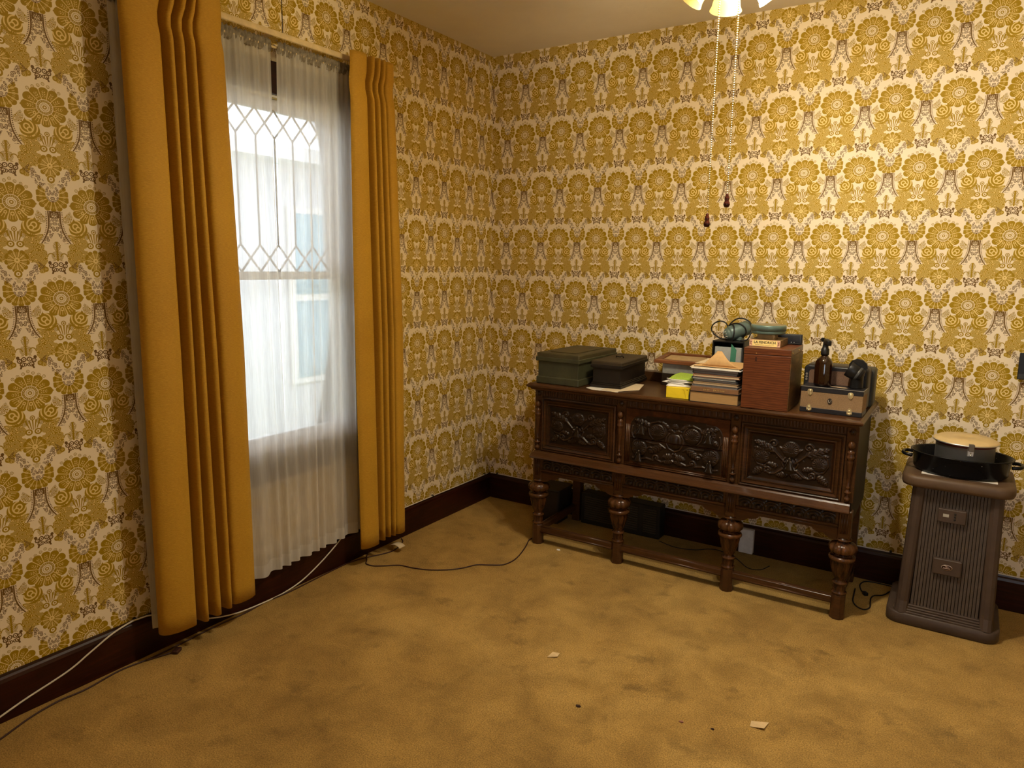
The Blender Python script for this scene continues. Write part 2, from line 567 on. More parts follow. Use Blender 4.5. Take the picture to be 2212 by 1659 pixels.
RX, RY, H = 4.15, -4.30, 2.74      # room extents
struct('floor', MB().box(-0.12, RX+0.12, RY-0.12, 0.12, -0.10, 0.0), M_CARPET)
struct('ceiling', MB().box(-0.12, RX+0.12, RY-0.12, 0.12, H, H+0.10), M_CEIL)
struct('wall_back', MB().box(-0.12, RX+0.12, 0.0, 0.12, 0.0, H), M_WP_BACK)
struct('wall_right', MB().box(RX, RX+0.12, RY, 0.0, 0.0, H), M_WP_SIDE)
FW0, FW1, FZ0, FZ1 = 2.95, 3.95, 0.66, 2.20      # opening of the unseen window added behind the camera
wf = MB()
wf.box(-0.12, FW0, RY-0.12, RY, 0.0, H)
wf.box(FW1, RX+0.12, RY-0.12, RY, 0.0, H)
wf.box(FW0, FW1, RY-0.12, RY, 0.0, FZ0)
wf.box(FW0, FW1, RY-0.12, RY, FZ1, H)
struct('wall_front', wf, M_WP_BACK)
WY0, WY1, WZ0, WZ1 = -2.165, -1.205, 0.66, 2.20     # window opening
wl = MB()
wl.box(-0.12, 0, RY, WY0, 0, H)
wl.box(-0.12, 0, WY1, 0.0, 0, H)
wl.box(-0.12, 0, WY0, WY1, 0, WZ0)
wl.box(-0.12, 0, WY0, WY1, WZ1, H)
struct('wall_left', wl, M_WP_SIDE)

def baseboard(name, horiz, a0, a1, side):
    prof = [(0, 0), (0.020, 0), (0.020, 0.135), (0.016, 0.146), (0.010, 0.152), (0.008, 0.158), (0, 0.158)]
    mb = MB()
    if horiz == 'y':
        mb.sweep([(side[0] + side[1]*u, z) for u, z in prof], a0, a1, 'y')
    else:
        mb.sweep([(side[0] + side[1]*u, z) for u, z in prof], a0, a1, 'x')
    return struct(name, mb, M_TRIM)
baseboard('baseboard_left', 'y', RY, -0.0, (0.0, 1))
baseboard('baseboard_back', 'x', 0.020, RX, (0.0, -1))
baseboard('baseboard_right', 'y', RY, -0.02, (RX, -1))
baseboard('baseboard_front', 'x', 0.020, RX-0.02, (RY, 1))
# thin dark brown strip along the lifted wallpaper seam over the window
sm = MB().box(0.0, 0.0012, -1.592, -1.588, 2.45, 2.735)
so = struct('wallpaper_seam', sm, plain('seam_dark_brown', (0.05, 0.03, 0.015), 0.8))

# ------------------------------------------------------------------ window
M_SASH = plain('sash_paint_white', (0.80, 0.80, 0.80), 0.5)
def glass_mat():
    m = bpy.data.materials.new('window_glass'); m.use_nodes = True
    nt = m.node_tree; nt.nodes.clear()
    out = nt.nodes.new('ShaderNodeOutputMaterial')
    tr = nt.nodes.new('ShaderNodeBsdfTransparent'); tr.inputs[0].default_value = (0.96, 0.98, 0.98, 1)
    gl = nt.nodes.new('ShaderNodeBsdfGlossy'); gl.inputs['Roughness'].default_value = 0.02
    fr = nt.nodes.new('ShaderNodeFresnel'); fr.inputs[0].default_value = 1.45
    mx = nt.nodes.new('ShaderNodeMixShader')
    nt.links.new(fr.outputs[0], mx.inputs[0]); nt.links.new(tr.outputs[0], mx.inputs[1]); nt.links.new(gl.outputs[0], mx.inputs[2])
    nt.links.new(mx.outputs[0], out.inputs[0])
    return m
M_GLASS = glass_mat()
win = bpy.data.objects.new('window_1', None); COL.objects.link(win)
win.location = (0, (WY0+WY1)/2, WZ0); WM['window_1'] = Matrix.Translation(win.location); win['kind'] = 'structure'
def wpart(name, mb, mat): return obj(name, mb, mat, win, world=True)
CW = 0.125
for (y0, y1, z0, z1) in ((WY0-CW, WY0, WZ0-0.02, WZ1), (WY1, WY1+CW, WZ0-0.02, WZ1)):
    wpart('casing_board', MB().box(0, 0.022, y0, y1, z0, z1, 0.003), M_TRIM)
wpart('head_casing', MB().box(0, 0.024, WY0-CW-0.01, WY1+CW+0.01, WZ1, WZ1+0.13, 0.003), M_TRIM)
wpart('sill', MB().box(-0.10, 0.032, WY0-CW-0.02, WY1+CW+0.02, WZ0-0.03, WZ0, 0.004), M_TRIM)
wpart('sill_apron', MB().box(0, 0.018, WY0-CW, WY1+CW, WZ0-0.12, WZ0-0.03, 0.003), M_TRIM)
for (y0, y1) in ((WY0, WY0+0.02), (WY1-0.06, WY1)):
    wpart('jamb', MB().box(-0.115, 0, y0, y1, WZ0, WZ1), M_SASH)
MZ = 1.445
def sash(x0, x1, z0, z1, nm):
    y0, y1 = WY0+0.02, WY1-0.06
    wpart('stile', MB().box(x0, x1, y0, y0+0.045, z0, z1, 0.003), M_SASH)
    wpart('stile', MB().box(x0, x1, y1-0.045, y1, z0, z1, 0.003), M_SASH)
    wpart('rail', MB().box(x0, x1, y0+0.045, y1-0.045, z0, z0+(0.075 if nm == 'l' else 0.035), 0.003), M_SASH)
    wpart('rail', MB().box(x0, x1, y0+0.045, y1-0.045, z1-(0.035 if nm == 'l' else 0.05), z1, 0.003), M_SASH)
    wpart('pane', MB().box((x0+x1)/2-0.002, (x0+x1)/2+0.002, y0+0.043, y1-0.043, z0+0.03, z1-0.03), M_GLASS)
sash(-0.055, -0.020, WZ0, MZ+0.02, 'l')
sash(-0.095, -0.060, MZ-0.015, WZ1, 'u')
# lattice bars of the upper sash: crossed bars at head and foot, uprights between
ly0, ly1 = WY0+0.065, WY1-0.105
nb = 8
step = (ly1-ly0)/nb
bz0, bz1 = MZ+0.02, WZ1-0.05
lat = 0.115
def bar(p, q):
    wpart('lattice_bar', MB().tube([(-0.058, p[0], p[1]), (-0.058, q[0], q[1])], 0.0045, 6), M_SASH)
for (za, zb) in ((bz0, bz0+lat), (bz1-lat, bz1)):
    for i in range(nb):
        a, b_ = ly0+i*step, ly0+(i+1)*step
        bar((a, za), (b_, zb)); bar((b_, za), (a, zb))
for i in range(1, nb):
    bar((ly0+i*step, bz0+lat), (ly0+i*step, bz1-lat))

# unseen window added behind the camera to let in cool fill daylight
win2 = bpy.data.objects.new('added_fill_window', None); COL.objects.link(win2)
win2.location = ((FW0+FW1)/2, RY, FZ0); WM['added_fill_window'] = Matrix.Translation(win2.location); win2['kind'] = 'structure'
for (x0, x1, z0, z1) in ((FW0-CW, FW0, FZ0, FZ1), (FW1, FW1+CW, FZ0, FZ1), (FW0-CW, FW1+CW, FZ1, FZ1+CW), (FW0-CW, FW1+CW, FZ0-0.10, FZ0)):
    obj('casing_board', MB().box(x0, x1, RY, RY+0.022, z0, z1, 0.003), M_TRIM, win2, world=True)
for (x0, x1, z0, z1) in ((FW0, FW0+0.05, FZ0, FZ1), (FW1-0.05, FW1, FZ0, FZ1), (FW0+0.05, FW1-0.05, FZ0, FZ0+0.07), (FW0+0.05, FW1-0.05, FZ1-0.05, FZ1), (FW0+0.05, FW1-0.05, 1.41, 1.45)):
    obj('sash_bar', MB().box(x0, x1, RY-0.06, RY-0.025, z0, z1, 0.003), M_SASH, win2, world=True)
obj('pane', MB().box(FW0+0.048, FW1-0.048, RY-0.045, RY-0.041, FZ0+0.06, FZ1-0.045), M_GLASS, win2, world=True)

# ------------------------------------------------------------------ outside: neighbouring house and ground
M_SIDING = plain('neighbour_siding', (0.68, 0.69, 0.74), 0.7, var=0.05, nscale=3)
hs = thing('neighbour_house', 'pale grey house wall seen outside through the sheer curtain', 'house', (-4.2, 0.5, -0.6))
obj('house_wall', MB().box(-4.6, -4.2, -3.5, 4.5, -0.6, 2.6), M_SIDING, hs, world=True)
nwf = obj('house_window', MB().box(-4.2, -4.16, 1.95, 3.05, 0.05, 2.15, 0.01), plain('white_paint_outside', (0.8, 0.8, 0.8), 0.5), hs, world=True)
M_NGL = plain('neighbour_pane_blue', (0.26, 0.45, 0.55), 0.15, var=0.2, nscale=3)
for (z0, z1) in ((0.13, 1.05), (1.13, 2.07)):
    obj('house_pane', MB().box(-4.162, -4.155, 2.05, 2.95, z0, z1), M_NGL, nwf, world=True)
obj('roof_eave', MB().box(-4.8, -3.8, -3.8, 4.8, 2.6, 2.75), plain('eave_paint', (0.7, 0.7, 0.7), 0.6), hs, world=True)
gm = MB().box(-14, -0.14, -12, 12, -0.75, -0.6)
go = obj('lawn', gm, plain('lawn_pale_green', (0.20, 0.26, 0.10), 0.9, nscale=8, var=0.3)); tag(go, 'strip of ground outside below the window', 'ground'); go['kind'] = 'structure'

# ------------------------------------------------------------------ curtains
def drape_mat():
    m, nt, b = new_mat('drape_gold_antique_satin')
    tc = tex_coord(nt)
    slub = noise(nt, tc, 6.0, 4, 0.65, 0.3, (14, 14, 90))
    tone = noise(nt, tc, 2.0, 3)
    c = ramp(nt, slub, [(0.28, (0.37, 0.185, 0.008)), (0.55, (0.50, 0.270, 0.016)), (0.78, (0.64, 0.38, 0.045))])
    c = mixc(nt, 0.3, c, ramp(nt, tone, [(0.35, (0.40, 0.185, 0.006)), (0.65, (0.56, 0.31, 0.025))]))
    nt.links.new(c, b.inputs['Base Color'])
    b.inputs['Roughness'].default_value = 0.62
    b.inputs['Specular IOR Level'].default_value = 0.35
    b.inputs['Sheen Weight'].default_value = 0.2
    b.inputs['Sheen Tint'].default_value = (1, 0.7, 0.25, 1)
    bump(nt, b, slub, 0.5, 0.003)
    return m
M_DRAPE = drape_mat()

def drape(name, label, ctrl, ztop, zbot, xmid, lean, seed, squeeze, dy=0.0):
    ctrl = [(y+dy, x) for y, x in ctrl]
    rnd = random.Random(seed)
    th = thing(name, label, 'curtain', (xmid, sum(c[0] for c in ctrl)/len(ctrl), zbot), group=None)
    base = catmull(ctrl, 7)
    n = len(base)
    rows = 46
    ph = [rnd.uniform(0, 6.28) for _ in range(4)]
    P = []
    for i in range(rows):
        t = i/(rows-1)                     # 0 top .. 1 bottom
        t = t**1.25
        z = ztop + (zbot-ztop)*t
        d = ztop - z
        row = []
        head = max(0.0, 1 - d/0.13)        # stiff pleated heading
        kink = math.exp(-((d-0.13)/0.035)**2)
        for j, (y, x) in enumerate(base):
            s = j/(n-1)
            amp = 1.0 - 0.30*kink + 0.10*t
            xx = xmid + (x-xmid)*amp - 0.006*kink
            yy = base[0][0] + (y-base[0][0])*(squeeze+(1-squeeze)*min(1.0, d/1.3)) + lean*head*0.03*math.sin(PI*s) + 0.010*t*math.sin(5.0*s+ph[0]+2.2*t) + 0.004*math.sin(11*s+ph[1]+3*t)*t
            xx += 0.006*t*math.sin(7*s+ph[2]+2.5*t)
            row.append((xx, yy, z + 0.004*math.sin(4*s+ph[3])*t))
        P.append(row)
    obj('cloth', MB().grid(P), M_DRAPE, th, world=True, solid=0.003, recalc=False)
    # bottom hem, a second layer stitched on the inside
    ncut = 5
    hemP = [[(x-0.004, y, z+0.001) for (x, y, z) in r] for r in P[-ncut:]]
    obj('hem', MB().grid(hemP), M_DRAPE, th, world=True, solid=0.002, recalc=False)
    # pleat tacks: stitched pinch of every pleat below the heading
    return th

XD = 0.121
def fold_run(y0, xs, pitch, n, lo, hi):
    """n folds of cloth: flat outward pleat, then a deep narrow valley"""
    out = []
    for i in range(n):
        y = y0 + i*pitch
        out += [(y, lo), (y+0.14*pitch, lo-0.004), (y+0.30*pitch, lo+0.002), (y+0.38*pitch, (lo+hi)/2), (y+0.46*pitch, hi-0.004), (y+0.66*pitch, hi+0.003), (y+0.86*pitch, hi-0.006), (y+0.93*pitch, (lo+hi)/2)]
    return out
LO, HI = 0.088, 0.152
ctrl_l = [(-2.366,0.092),(-2.384,0.112),(-2.374,0.136),(-2.336,0.151),(-2.291,0.154),(-2.260,0.149),(-2.250,0.118)] + fold_run(-2.244, 0, 0.045, 3, LO, HI) + [(-2.110,LO),(-2.103,LO),(-2.097,0.125),(-2.087,0.148),(-2.053,0.154),(-2.015,0.151),(-1.986,0.140)]
drape('gold_drape', 'wide gold pinch-pleated drape on the left side of the window', ctrl_l, 2.455, 0.115, XD, 1.0, 3, 0.92, 0.022)
ctrl_r = [(-1.346,0.132),(-1.330,0.146),(-1.290,0.154),(-1.246,0.150),(-1.234,0.118)] + fold_run(-1.228, 0, 0.044, 3, LO, HI) + [(-1.096,LO),(-1.088,LO),(-1.082,0.125),(-1.070,0.146),(-1.032,0.147),(-1.002,0.125),(-0.996,0.098)]
drape('gold_drape', 'narrow gold pinch-pleated drape on the corner side of the window', ctrl_r, 2.44, 0.107, XD, 0.4, 5, 0.84, 0.013)

def sheer_mat(name, dens):
    m = bpy.data.materials.new(name); m.use_nodes = True
    nt = m.node_tree; nt.nodes.clear()
    out = nt.nodes.new('ShaderNodeOutputMaterial')
    tc = tex_coord(nt)
    f = noise(nt, tc, 5.0, 3, 0.6, 0.0, (40, 40, 2))
    col = ramp(nt, f, [(0.3, (0.78, 0.76, 0.74)), (0.7, (0.90, 0.89, 0.87))])
    df = nt.nodes.new('ShaderNodeBsdfDiffuse'); tl = nt.nodes.new('ShaderNodeBsdfTranslucent'); tr = nt.nodes.new('ShaderNodeBsdfTransparent')
    nt.links.new(col, df.inputs[0]); nt.links.new(col, tl.inputs[0])
    m1 = nt.nodes.new('ShaderNodeMixShader'); m1.inputs[0].default_value = 0.5
    nt.links.new(df.outputs[0], m1.inputs[1]); nt.links.new(tl.outputs[0], m1.inputs[2])
    m2 = nt.nodes.new('ShaderNodeMixShader'); m2.inputs[0].default_value = dens
    nt.links.new(tr.outputs[0], m2.inputs[1]); nt.links.new(m1.outputs[0], m2.inputs[2])
    nt.links.new(m2.outputs[0], out.inputs[0])
    return m
M_SHEER = sheer_mat('sheer_voile_white', 0.74)
M_HEM = sheer_mat('sheer_hem_double', 0.84)
M_RUFFLE = plain('dusty_sheer_heading', (0.22, 0.19, 0.15), 0.9, var=0.4, nscale=60)

def sheer(label, y0t, y1t, y0b, y1b, ztop, zb0, zb1, folds, seed):
    rnd = random.Random(seed)
    th = thing('sheer_curtain', label, 'curtain', (0.056, (y0b+y1b)/2, min(zb0, zb1)))
    n = folds*14; rows = 40
    ph = [rnd.uniform(0, 6.28) for _ in range(6)]
    P = []
    for i in range(rows):
        t = i/(rows-1)
        row = []
        g = math.exp(-t*9)
        for j in range(n+1):
            s = j/n
            y0 = y0t + (y0b-y0t)*t; y1 = y1t + (y1b-y1t)*t
            sw = s + 0.030*math.sin(9*s+ph[0]) + 0.012*math.sin(23*s+ph[1])
            x = 0.056 + (0.005+0.008*min(1, t*4))*math.sin(2*PI*folds*sw+ph[2]+0.5*math.sin(2*t+ph[4])) + 0.004*g*math.sin(2*PI*folds*2.7*s+ph[3]) + 0.003*math.sin(2*PI*folds*0.43*s+ph[5])
            z = ztop + ((zb0+(zb1-zb0)*s)-ztop)*t
            row.append((x, y0+(y1-y0)*s, z))
        P.append(row)
    obj('voile', MB().grid(P), M_SHEER, th, world=True, recalc=False)
    k = 2
    hp = []
    for i in range(rows-k, rows):
        hp.append([(x+0.0015, y, z) for (x, y, z) in P[i]])
    obj('hem', MB().grid(hp), M_HEM, th, world=True, recalc=False)
    # gathered heading on the rod
    hd = []
    for q, (dz, dx) in enumerate(((0.030, 0.0), (0.022, 0.010), (0.008, 0.012), (-0.004, 0.010), (-0.020, 0.004))):
        hd.append([(0.052+dx+0.005*math.sin(j*1.9+q)+0.003*math.sin(j*0.71), y, ztop+dz+0.004*math.sin(j*1.3+2*q)) for j, (x, y, z) in enumerate(P[0])])
    obj('gathered_heading', MB().grid(hd), M_RUFFLE, th, world=True, recalc=False)
    return th
sheer('white sheer curtain panel nearer the wide left drape', -2.366, -1.705, -2.360, -1.69, 2.372, 0.115, 0.145, 11, 11)
sheer('white sheer curtain panel nearer the narrow right drape', -1.675, -1.205, -1.70, -1.215, 2.372, 0.145, 0.170, 8, 12)

M_CREAMMETAL = plain('rod_cream_enamel', (0.66, 0.52, 0.30), 0.4)
rd = thing('curtain_rod', 'cream enamelled traverse rod above the window', 'curtain rod', (0.09, -1.65, 2.40))
obj('rod_bar', MB().box(0.074, 0.085, -2.385, -0.96, 2.408, 2.432, 0.004, 2), M_CREAMMETAL, rd, world=True)
for y in (-2.379, -0.966):
    obj('return_bracket', MB().box(0.0, 0.084, y-0.006, y+0.006, 2.408, 2.432, 0.002), M_CREAMMETAL, rd, world=True)
obj('centre_bracket', MB().box(0.0, 0.080, -1.70, -1.68, 2.418, 2.426), M_CREAMMETAL, rd, world=True)
sr = thing('sheer_rod', 'slim white rod carrying the gathered sheer curtains', 'curtain rod', (0.056, -1.78, 2.37))
obj('rod_bar', MB().tube([(0.056, -2.372, 2.374), (0.056, -1.20, 2.374)], 0.005, 8), M_CREAMMETAL, sr, world=True)
for y in (-2.369, -1.203):
    obj('return_bracket', MB().tube([(0.0, y, 2.374), (0.056, y, 2.374)], 0.005, 8), M_CREAMMETAL, sr, world=True)

# ------------------------------------------------------------------ ceiling fan with lights
FX, FY = 1.822, -1.346
M_BRASS = plain('fan_brass', (0.55, 0.36, 0.12), 0.28, 1.0, var=0.08)
M_BLADE = wood('fan_blade_walnut', (0.05, 0.022, 0.010), (0.16, 0.075, 0.03), (2, 20, 20), 3, 0.4)
fan = thing('ceiling_fan', 'ceiling fan light with glass shades and two bead pull chains', 'ceiling fan', (FX, FY, H))
T = lambda x=0, y=0, z=0: Matrix.Translation(Vector((x, y, z)))
def fpart(name, mb, mat, parent=None): return obj(name, mb, mat, parent or fan, world=True)
FT = T(FX, FY, 0)
fpart('canopy', MB().lathe([(0.10, 2.715), (0.125, 2.722), (0.13, 2.74)], 32, FT), M_BRASS)
fpart('motor_housing', MB().lathe([(0.06, 2.565), (0.11, 2.575), (0.145, 2.60), (0.15, 2.66), (0.13, 2.70), (0.10, 2.715)], 36, FT), M_BRASS)
fpart('switch_housing', MB().lathe([(0.022, 2.425), (0.048, 2.435), (0.057, 2.46), (0.055, 2.51), (0.066, 2.54), (0.066, 2.565)], 28, FT), M_BRASS)
for k in range(5):
    a = 0.4 + k*2*PI/5
    Mk = FT @ Matrix.Rotation(a, 4, 'Z') @ T(0, 0, 2.600) @ Matrix.Rotation(0.2, 4, 'X')
    poly = [(0.20, -0.05), (0.30, -0.062), (0.58, -0.070), (0.62, -0.05), (0.635, 0), (0.62, 0.05), (0.58, 0.070), (0.30, 0.062), (0.20, 0.05)]
    b = fpart('fan_blade', MB().prism(poly, -0.004, 0.004, 'z', Mk), M_BLADE)
    fpart('blade_iron', MB().prism([(0.10, -0.015), (0.20, -0.03), (0.27, -0.035), (0.27, 0.035), (0.20, 0.03), (0.10, 0.015)], -0.010, -0.005, 'z', Mk), M_BRASS, b)

def shade_mat():
    m = bpy.data.materials.new('shade_amber_frosted_glass'); m.use_nodes = True
    nt = m.node_tree; nt.nodes.clear()
    out = nt.nodes.new('ShaderNodeOutputMaterial')
    tl = nt.nodes.new('ShaderNodeBsdfTranslucent'); tl.inputs[0].default_value = (0.97, 0.86, 0.52, 1)
    df = nt.nodes.new('ShaderNodeBsdfDiffuse'); df.inputs[0].default_value = (0.85, 0.72, 0.40, 1)
    tr = nt.nodes.new('ShaderNodeBsdfTransparent'); tr.inputs[0].default_value = (1.0, 0.88, 0.60, 1)
    gl = nt.nodes.new('ShaderNodeBsdfGlossy'); gl.inputs['Roughness'].default_value = 0.15
    a = nt.nodes.new('ShaderNodeMixShader'); a.inputs[0].default_value = 0.35
    nt.links.new(tl.outputs[0], a.inputs[1]); nt.links.new(df.outputs[0], a.inputs[2])
    b = nt.nodes.new('ShaderNodeMixShader'); b.inputs[0].default_value = 0.50
    nt.links.new(a.outputs[0], b.inputs[1]); nt.links.new(tr.outputs[0], b.inputs[2])
    c = nt.nodes.new('ShaderNodeMixShader'); c.inputs[0].default_value = 0.06
    nt.links.new(b.outputs[0], c.inputs[1]); nt.links.new(gl.outputs[0], c.inputs[2])
    nt.links.new(c.outputs[0], out.inputs[0])
    return m
M_SHADE = shade_mat()
def bulb_mat(on):
    m, nt, b = new_mat('bulb_lit' if on else 'bulb_unlit')
    b.inputs['Base Color'].default_value = (0.9, 0.88, 0.82, 1); b.inputs['Roughness'].default_value = 0.4
    if on:
        b.inputs['Emission Color'].default_value = (1.0, 0.86, 0.62, 1); b.inputs['Emission Strength'].default_value = 60.0
    return m
M_BULB_ON, M_BULB_OFF = bulb_mat(True), bulb_mat(False)
az_cam = math.atan2(CAM_POS.y - FY, CAM_POS.x - FX)
TILT = math.radians(38)
for k in range(4):
    a = az_cam + math.radians(6) + k*PI/2          # 0 towards the camera, 1 right of it, 2 behind, 3 left
    on = (k < 2)
    Mk = FT @ Matrix.Rotation(a, 4, 'Z') @ T(0.040, 0, 2.482) @ Matrix.Rotation(-TILT, 4, 'Y')
    arm = fpart('lamp_arm', MB().lathe([(0.010, -0.045), (0.018, -0.038), (0.020, -0.02), (0.010, 0.0), (0.008, 0.012)], 16, Mk), M_BRASS)
    prof = [(0.021, -0.030), (0.027, -0.040), (0.036, -0.060), (0.040, -0.085), (0.042, -0.110), (0.047, -0.138), (0.053, -0.150)]
    seg = 40
    vs_ = []; fs = []
    for q, (r, z) in enumerate(prof):
        for j in range(seg):
            an = 2*PI*j/seg
            zz = z
            vs_.append(tuple(Mk @ Vector((r*math.cos(an), r*math.sin(an), zz))))
    for q in range(len(prof)-1):
        for j in range(seg):
            j2 = (j+1) % seg
            fs.append((q*seg+j, q*seg+j2, (q+1)*seg+j2, (q+1)*seg+j))
    sh = obj('glass_shade', MB().add(vs_, fs, True), M_SHADE, fan, world=True)
    bl = fpart('bulb', MB().lathe([(0.010, -0.030), (0.012, -0.05), (0.022, -0.075), (0.026, -0.092), (0.020, -0.112), (0.008, -0.119), (0.0005, -0.120)], 18, Mk), M_BULB_ON if on else M_BULB_OFF)
    if on:
        ld = bpy.data.lights.new('bulb_light', 'POINT'); ld.energy = LAMP_WATT; ld.color = LAMP_COLOR; ld.shadow_soft_size = 0.022
        lo = bpy.data.objects.new('bulb_light', ld); COL.objects.link(lo)
        lo.location = Mk @ Vector((0, 0, -0.132))
M_CHAIN = plain('chain_pale_brass', (0.75, 0.62, 0.36), 0.3, 1.0)
M_KNOB = wood('pull_knob_mahogany', (0.03, 0.006, 0.004), (0.10, 0.022, 0.010), (20, 20, 3), 3, 0.2)
CHAINS = ((1.802, -1.394, 2.43, 1.656), (1.850, -1.347, 2.43, 1.722))
# each chain hangs plumb from the switch housing
for (cx, cy, zt, zk) in CHAINS:
    ch = MB()
    z = zt
    while z > zk + 0.030:
        ch.sphere((cx, cy, z), 0.0030, 6, 4); z -= 0.0072
    c = fpart('pull_chain', ch, M_CHAIN)
    fpart('pull_knob', MB().lathe([(0.001, -0.012), (0.006, -0.011), (0.0088, -0.005), (0.0078, 0.001), (0.0055, 0.005), (0.0066, 0.010), (0.0062, 0.014), (0.0035, 0.019), (0.0042, 0.0225), (0.001, 0.024)], 16, T(cx, cy, zk) @ Matrix.Scale(1.25, 4)), M_KNOB, c)

# ------------------------------------------------------------------ carved relief helper
class Relief:
    """height field built from rounded strokes, bosses and leaves; u right, v up (metres)"""
    def __init__(self, w, h, nx, nz):
        self.w, self.h = w, h
        self.U, self.V = np.meshgrid(np.linspace(-w/2, w/2, nx), np.linspace(-h/2, h/2, nz))
        self.Z = np.zeros_like(self.U)
    def _put(self, h): self.Z = np.maximum(self.Z, h)
    def stroke(self, pts, r0, r1=None, k=1.0):
        r1 = r0 if r1 is None else r1
        n = len(pts)
        for sgn in (1, -1):
            for i in range(n-1):
                a = np.array(pts[i], float)*(sgn, 1); b = np.array(pts[i+1], float)*(sgn, 1)
                d = b-a; L2 = d@d + 1e-12
                t = np.clip(((self.U-a[0])*d[0]+(self.V-a[1])*d[1])/L2, 0, 1)
                dist = np.hypot(self.U-a[0]-t*d[0], self.V-a[1]-t*d[1])
                r = r0+(r1-r0)*(i+t)/(n-1)
                self._put(k*np.sqrt(np.maximum(0, r*r-dist*dist))*1.25)
        return self
    def spiral(self, cx, cy, R, a0, turns, r0, r1, k=1.0):
        n = int(16*abs(turns))+4
        pts = []
        for i in range(n):
            t = i/(n-1); a = a0+2*PI*turns*t; rr = R*(1-0.86*t)
            pts.append((cx+rr*math.cos(a), cy+rr*math.sin(a)))
        self.stroke(pts, r0, r1, k)
        for s in (1, -1): self.boss(s*cx, cy, r1*1.6, 0.006)
        return pts[0]
    def boss(self, cx, cy, r, h, sx=1.0):
        d = np.hypot((self.U-cx)/sx, self.V-cy)/r
        self._put(h*np.sqrt(np.maximum(0, 1-d*d)))
    def flower(self, cx, cy, r, h, n=14, ring=True):
        for s in ((1, -1) if abs(cx) > 1e-4 else (1,)):
            dx = self.U-s*cx; dy = self.V-cy
            d = np.hypot(dx, dy)/r; th = np.arctan2(dy, dx)
            dome = h*np.sqrt(np.maximum(0, 1-d*d*0.8))
            groove = 0.30*h*(np.cos(n*th) > 0.2)*(d > 0.42)*(d < 0.86)*(dy > -0.35*r)
            knob = 0.4*h*(np.sin(d*0+dx*900)*np.sin(dy*900) > 0)*(d < 0.42)
            z = np.where(d < 1, dome*0.75-groove+0.2*h-knob*0.5, 0)
            self._put(np.maximum(z, 0))
    def leaf(self, p, q, w, h, lobes=4):
        for s in (1, -1):
            a = np.array(p, float)*(s, 1); b = np.array(q, float)*(s, 1)
            d = b-a; L = np.linalg.norm(d); t_ = d/L; n_ = np.array((-t_[1], t_[0]))
            t = ((self.U-a[0])*t_[0]+(self.V-a[1])*t_[1])/L
            c = (self.U-a[0])*n_[0]+(self.V-a[1])*n_[1]
            ww = w*np.sqrt(np.clip(np.sin(PI*np.clip(t, 0, 1)**0.8), 0, 1))*(0.72+0.28*np.abs(np.sin(PI*lobes*t)))
            e = np.abs(c)/np.maximum(ww, 1e-5)
            vein = 0.35*np.abs(np.sin(PI*2.6*(t*2.2-np.abs(c)/w*0.5)))
            z = np.where((t > 0) & (t < 1) & (e < 1), h*np.sqrt(np.maximum(0, 1-e*e))*(0.65+vein), 0)
            self._put(z)
    def mesh(self, x, z, y, v0=None, v1=None, base=None):
        """place on the plane y facing -y, centre (x, z); optional slice in v"""
        Zh = self.Z if base is None else base
        rows = range(self.U.shape[0])
        if v0 is not None: rows = [i for i in rows if v0 <= self.V[i, 0] <= v1]
        P = [[(x+self.U[i, j], y-Zh[i, j], z+self.V[i, j]) for j in range(self.U.shape[1])] for i in rows]
        return MB().grid(P)

def mitred_frame(x0, x1, z0, z1, y, prof):
    """picture-frame moulding: prof is a list of (inset, proud)"""
    vs_ = []; fs = []
    for (d, h) in prof:
        vs_ += [(x0+d, y-h, z0+d), (x1-d, y-h, z0+d), (x1-d, y-h, z1-d), (x0+d, y-h, z1-d)]
    for i in range(len(prof)-1):
        for k in range(4):
            k2 = (k+1) % 4
            fs.append((i*4+k, i*4+k2, (i+1)*4+k2, (i+1)*4+k))
    return MB().add(vs_, fs)

# ------------------------------------------------------------------ sideboard
SBX = (0.680, 1.155, 1.720, 2.205)       # the four front legs
SB = thing('sideboard', 'dark carved oak sideboard with bulbous turned legs against the back wall', 'sideboard', (1.44, -0.30, 0.0))
def sb(name, mb, mat, parent=None, **k): return obj(name, mb, mat, parent or SB, world=True, **k)
TOPZ = 0.900
# moulded top: profile swept round front and both ends
def top_slab():
    prof = [(0.0, 0.862), (0.010, 0.866), (0.014, 0.874), (0.024, 0.878), (0.030, 0.884), (0.030, 0.890), (0.024, 0.893), (0.022, 0.897), (0.016, 0.900)]
    x0, x1, y0, y1 = 0.668, 2.217, -0.575, -0.040
    vs_ = []; fs = []
    for (d, z) in prof:
        vs_ += [(x0-d, y1, z), (x0-d, y0-d, z), (x1+d, y0-d, z), (x1+d, y1, z)]
    n = len(prof)
    for i in range(n-1):
        for k in range(3):
            fs.append((i*4+k, i*4+k+1, (i+1)*4+k+1, (i+1)*4+k))
    fs.append(tuple((n-1)*4+k for k in range(4)))
    fs.append((3, 2, 1, 0))
    fs.append(tuple([i*4 for i in range(n)] + [i*4+3 for i in reversed(range(n))]))
    return MB().add(vs_, fs)
sb('top', top_slab(), M_OAK)
gl = MB().prism([(0.690, 0.900), (2.195, 0.900), (2.195, 0.930), (2.180, 0.943), (2.160, 0.946), (0.725, 0.946), (0.705, 0.943), (0.690, 0.930)], -0.115, -0.050)
sb('back_gallery', gl, M_OAK)
BY = -0.535
sb('carcass', MB().box(0.668, 2.217, BY, -0.050, 0.420, 0.862), M_OAK)
for xa, xb in ((0.6625, 0.668), (2.217, 2.2225)):
    sb('side_panel', MB().box(xa, xb, -0.530, -0.052, 0.42, 0.861, 0.002), M_OAKSIDE)
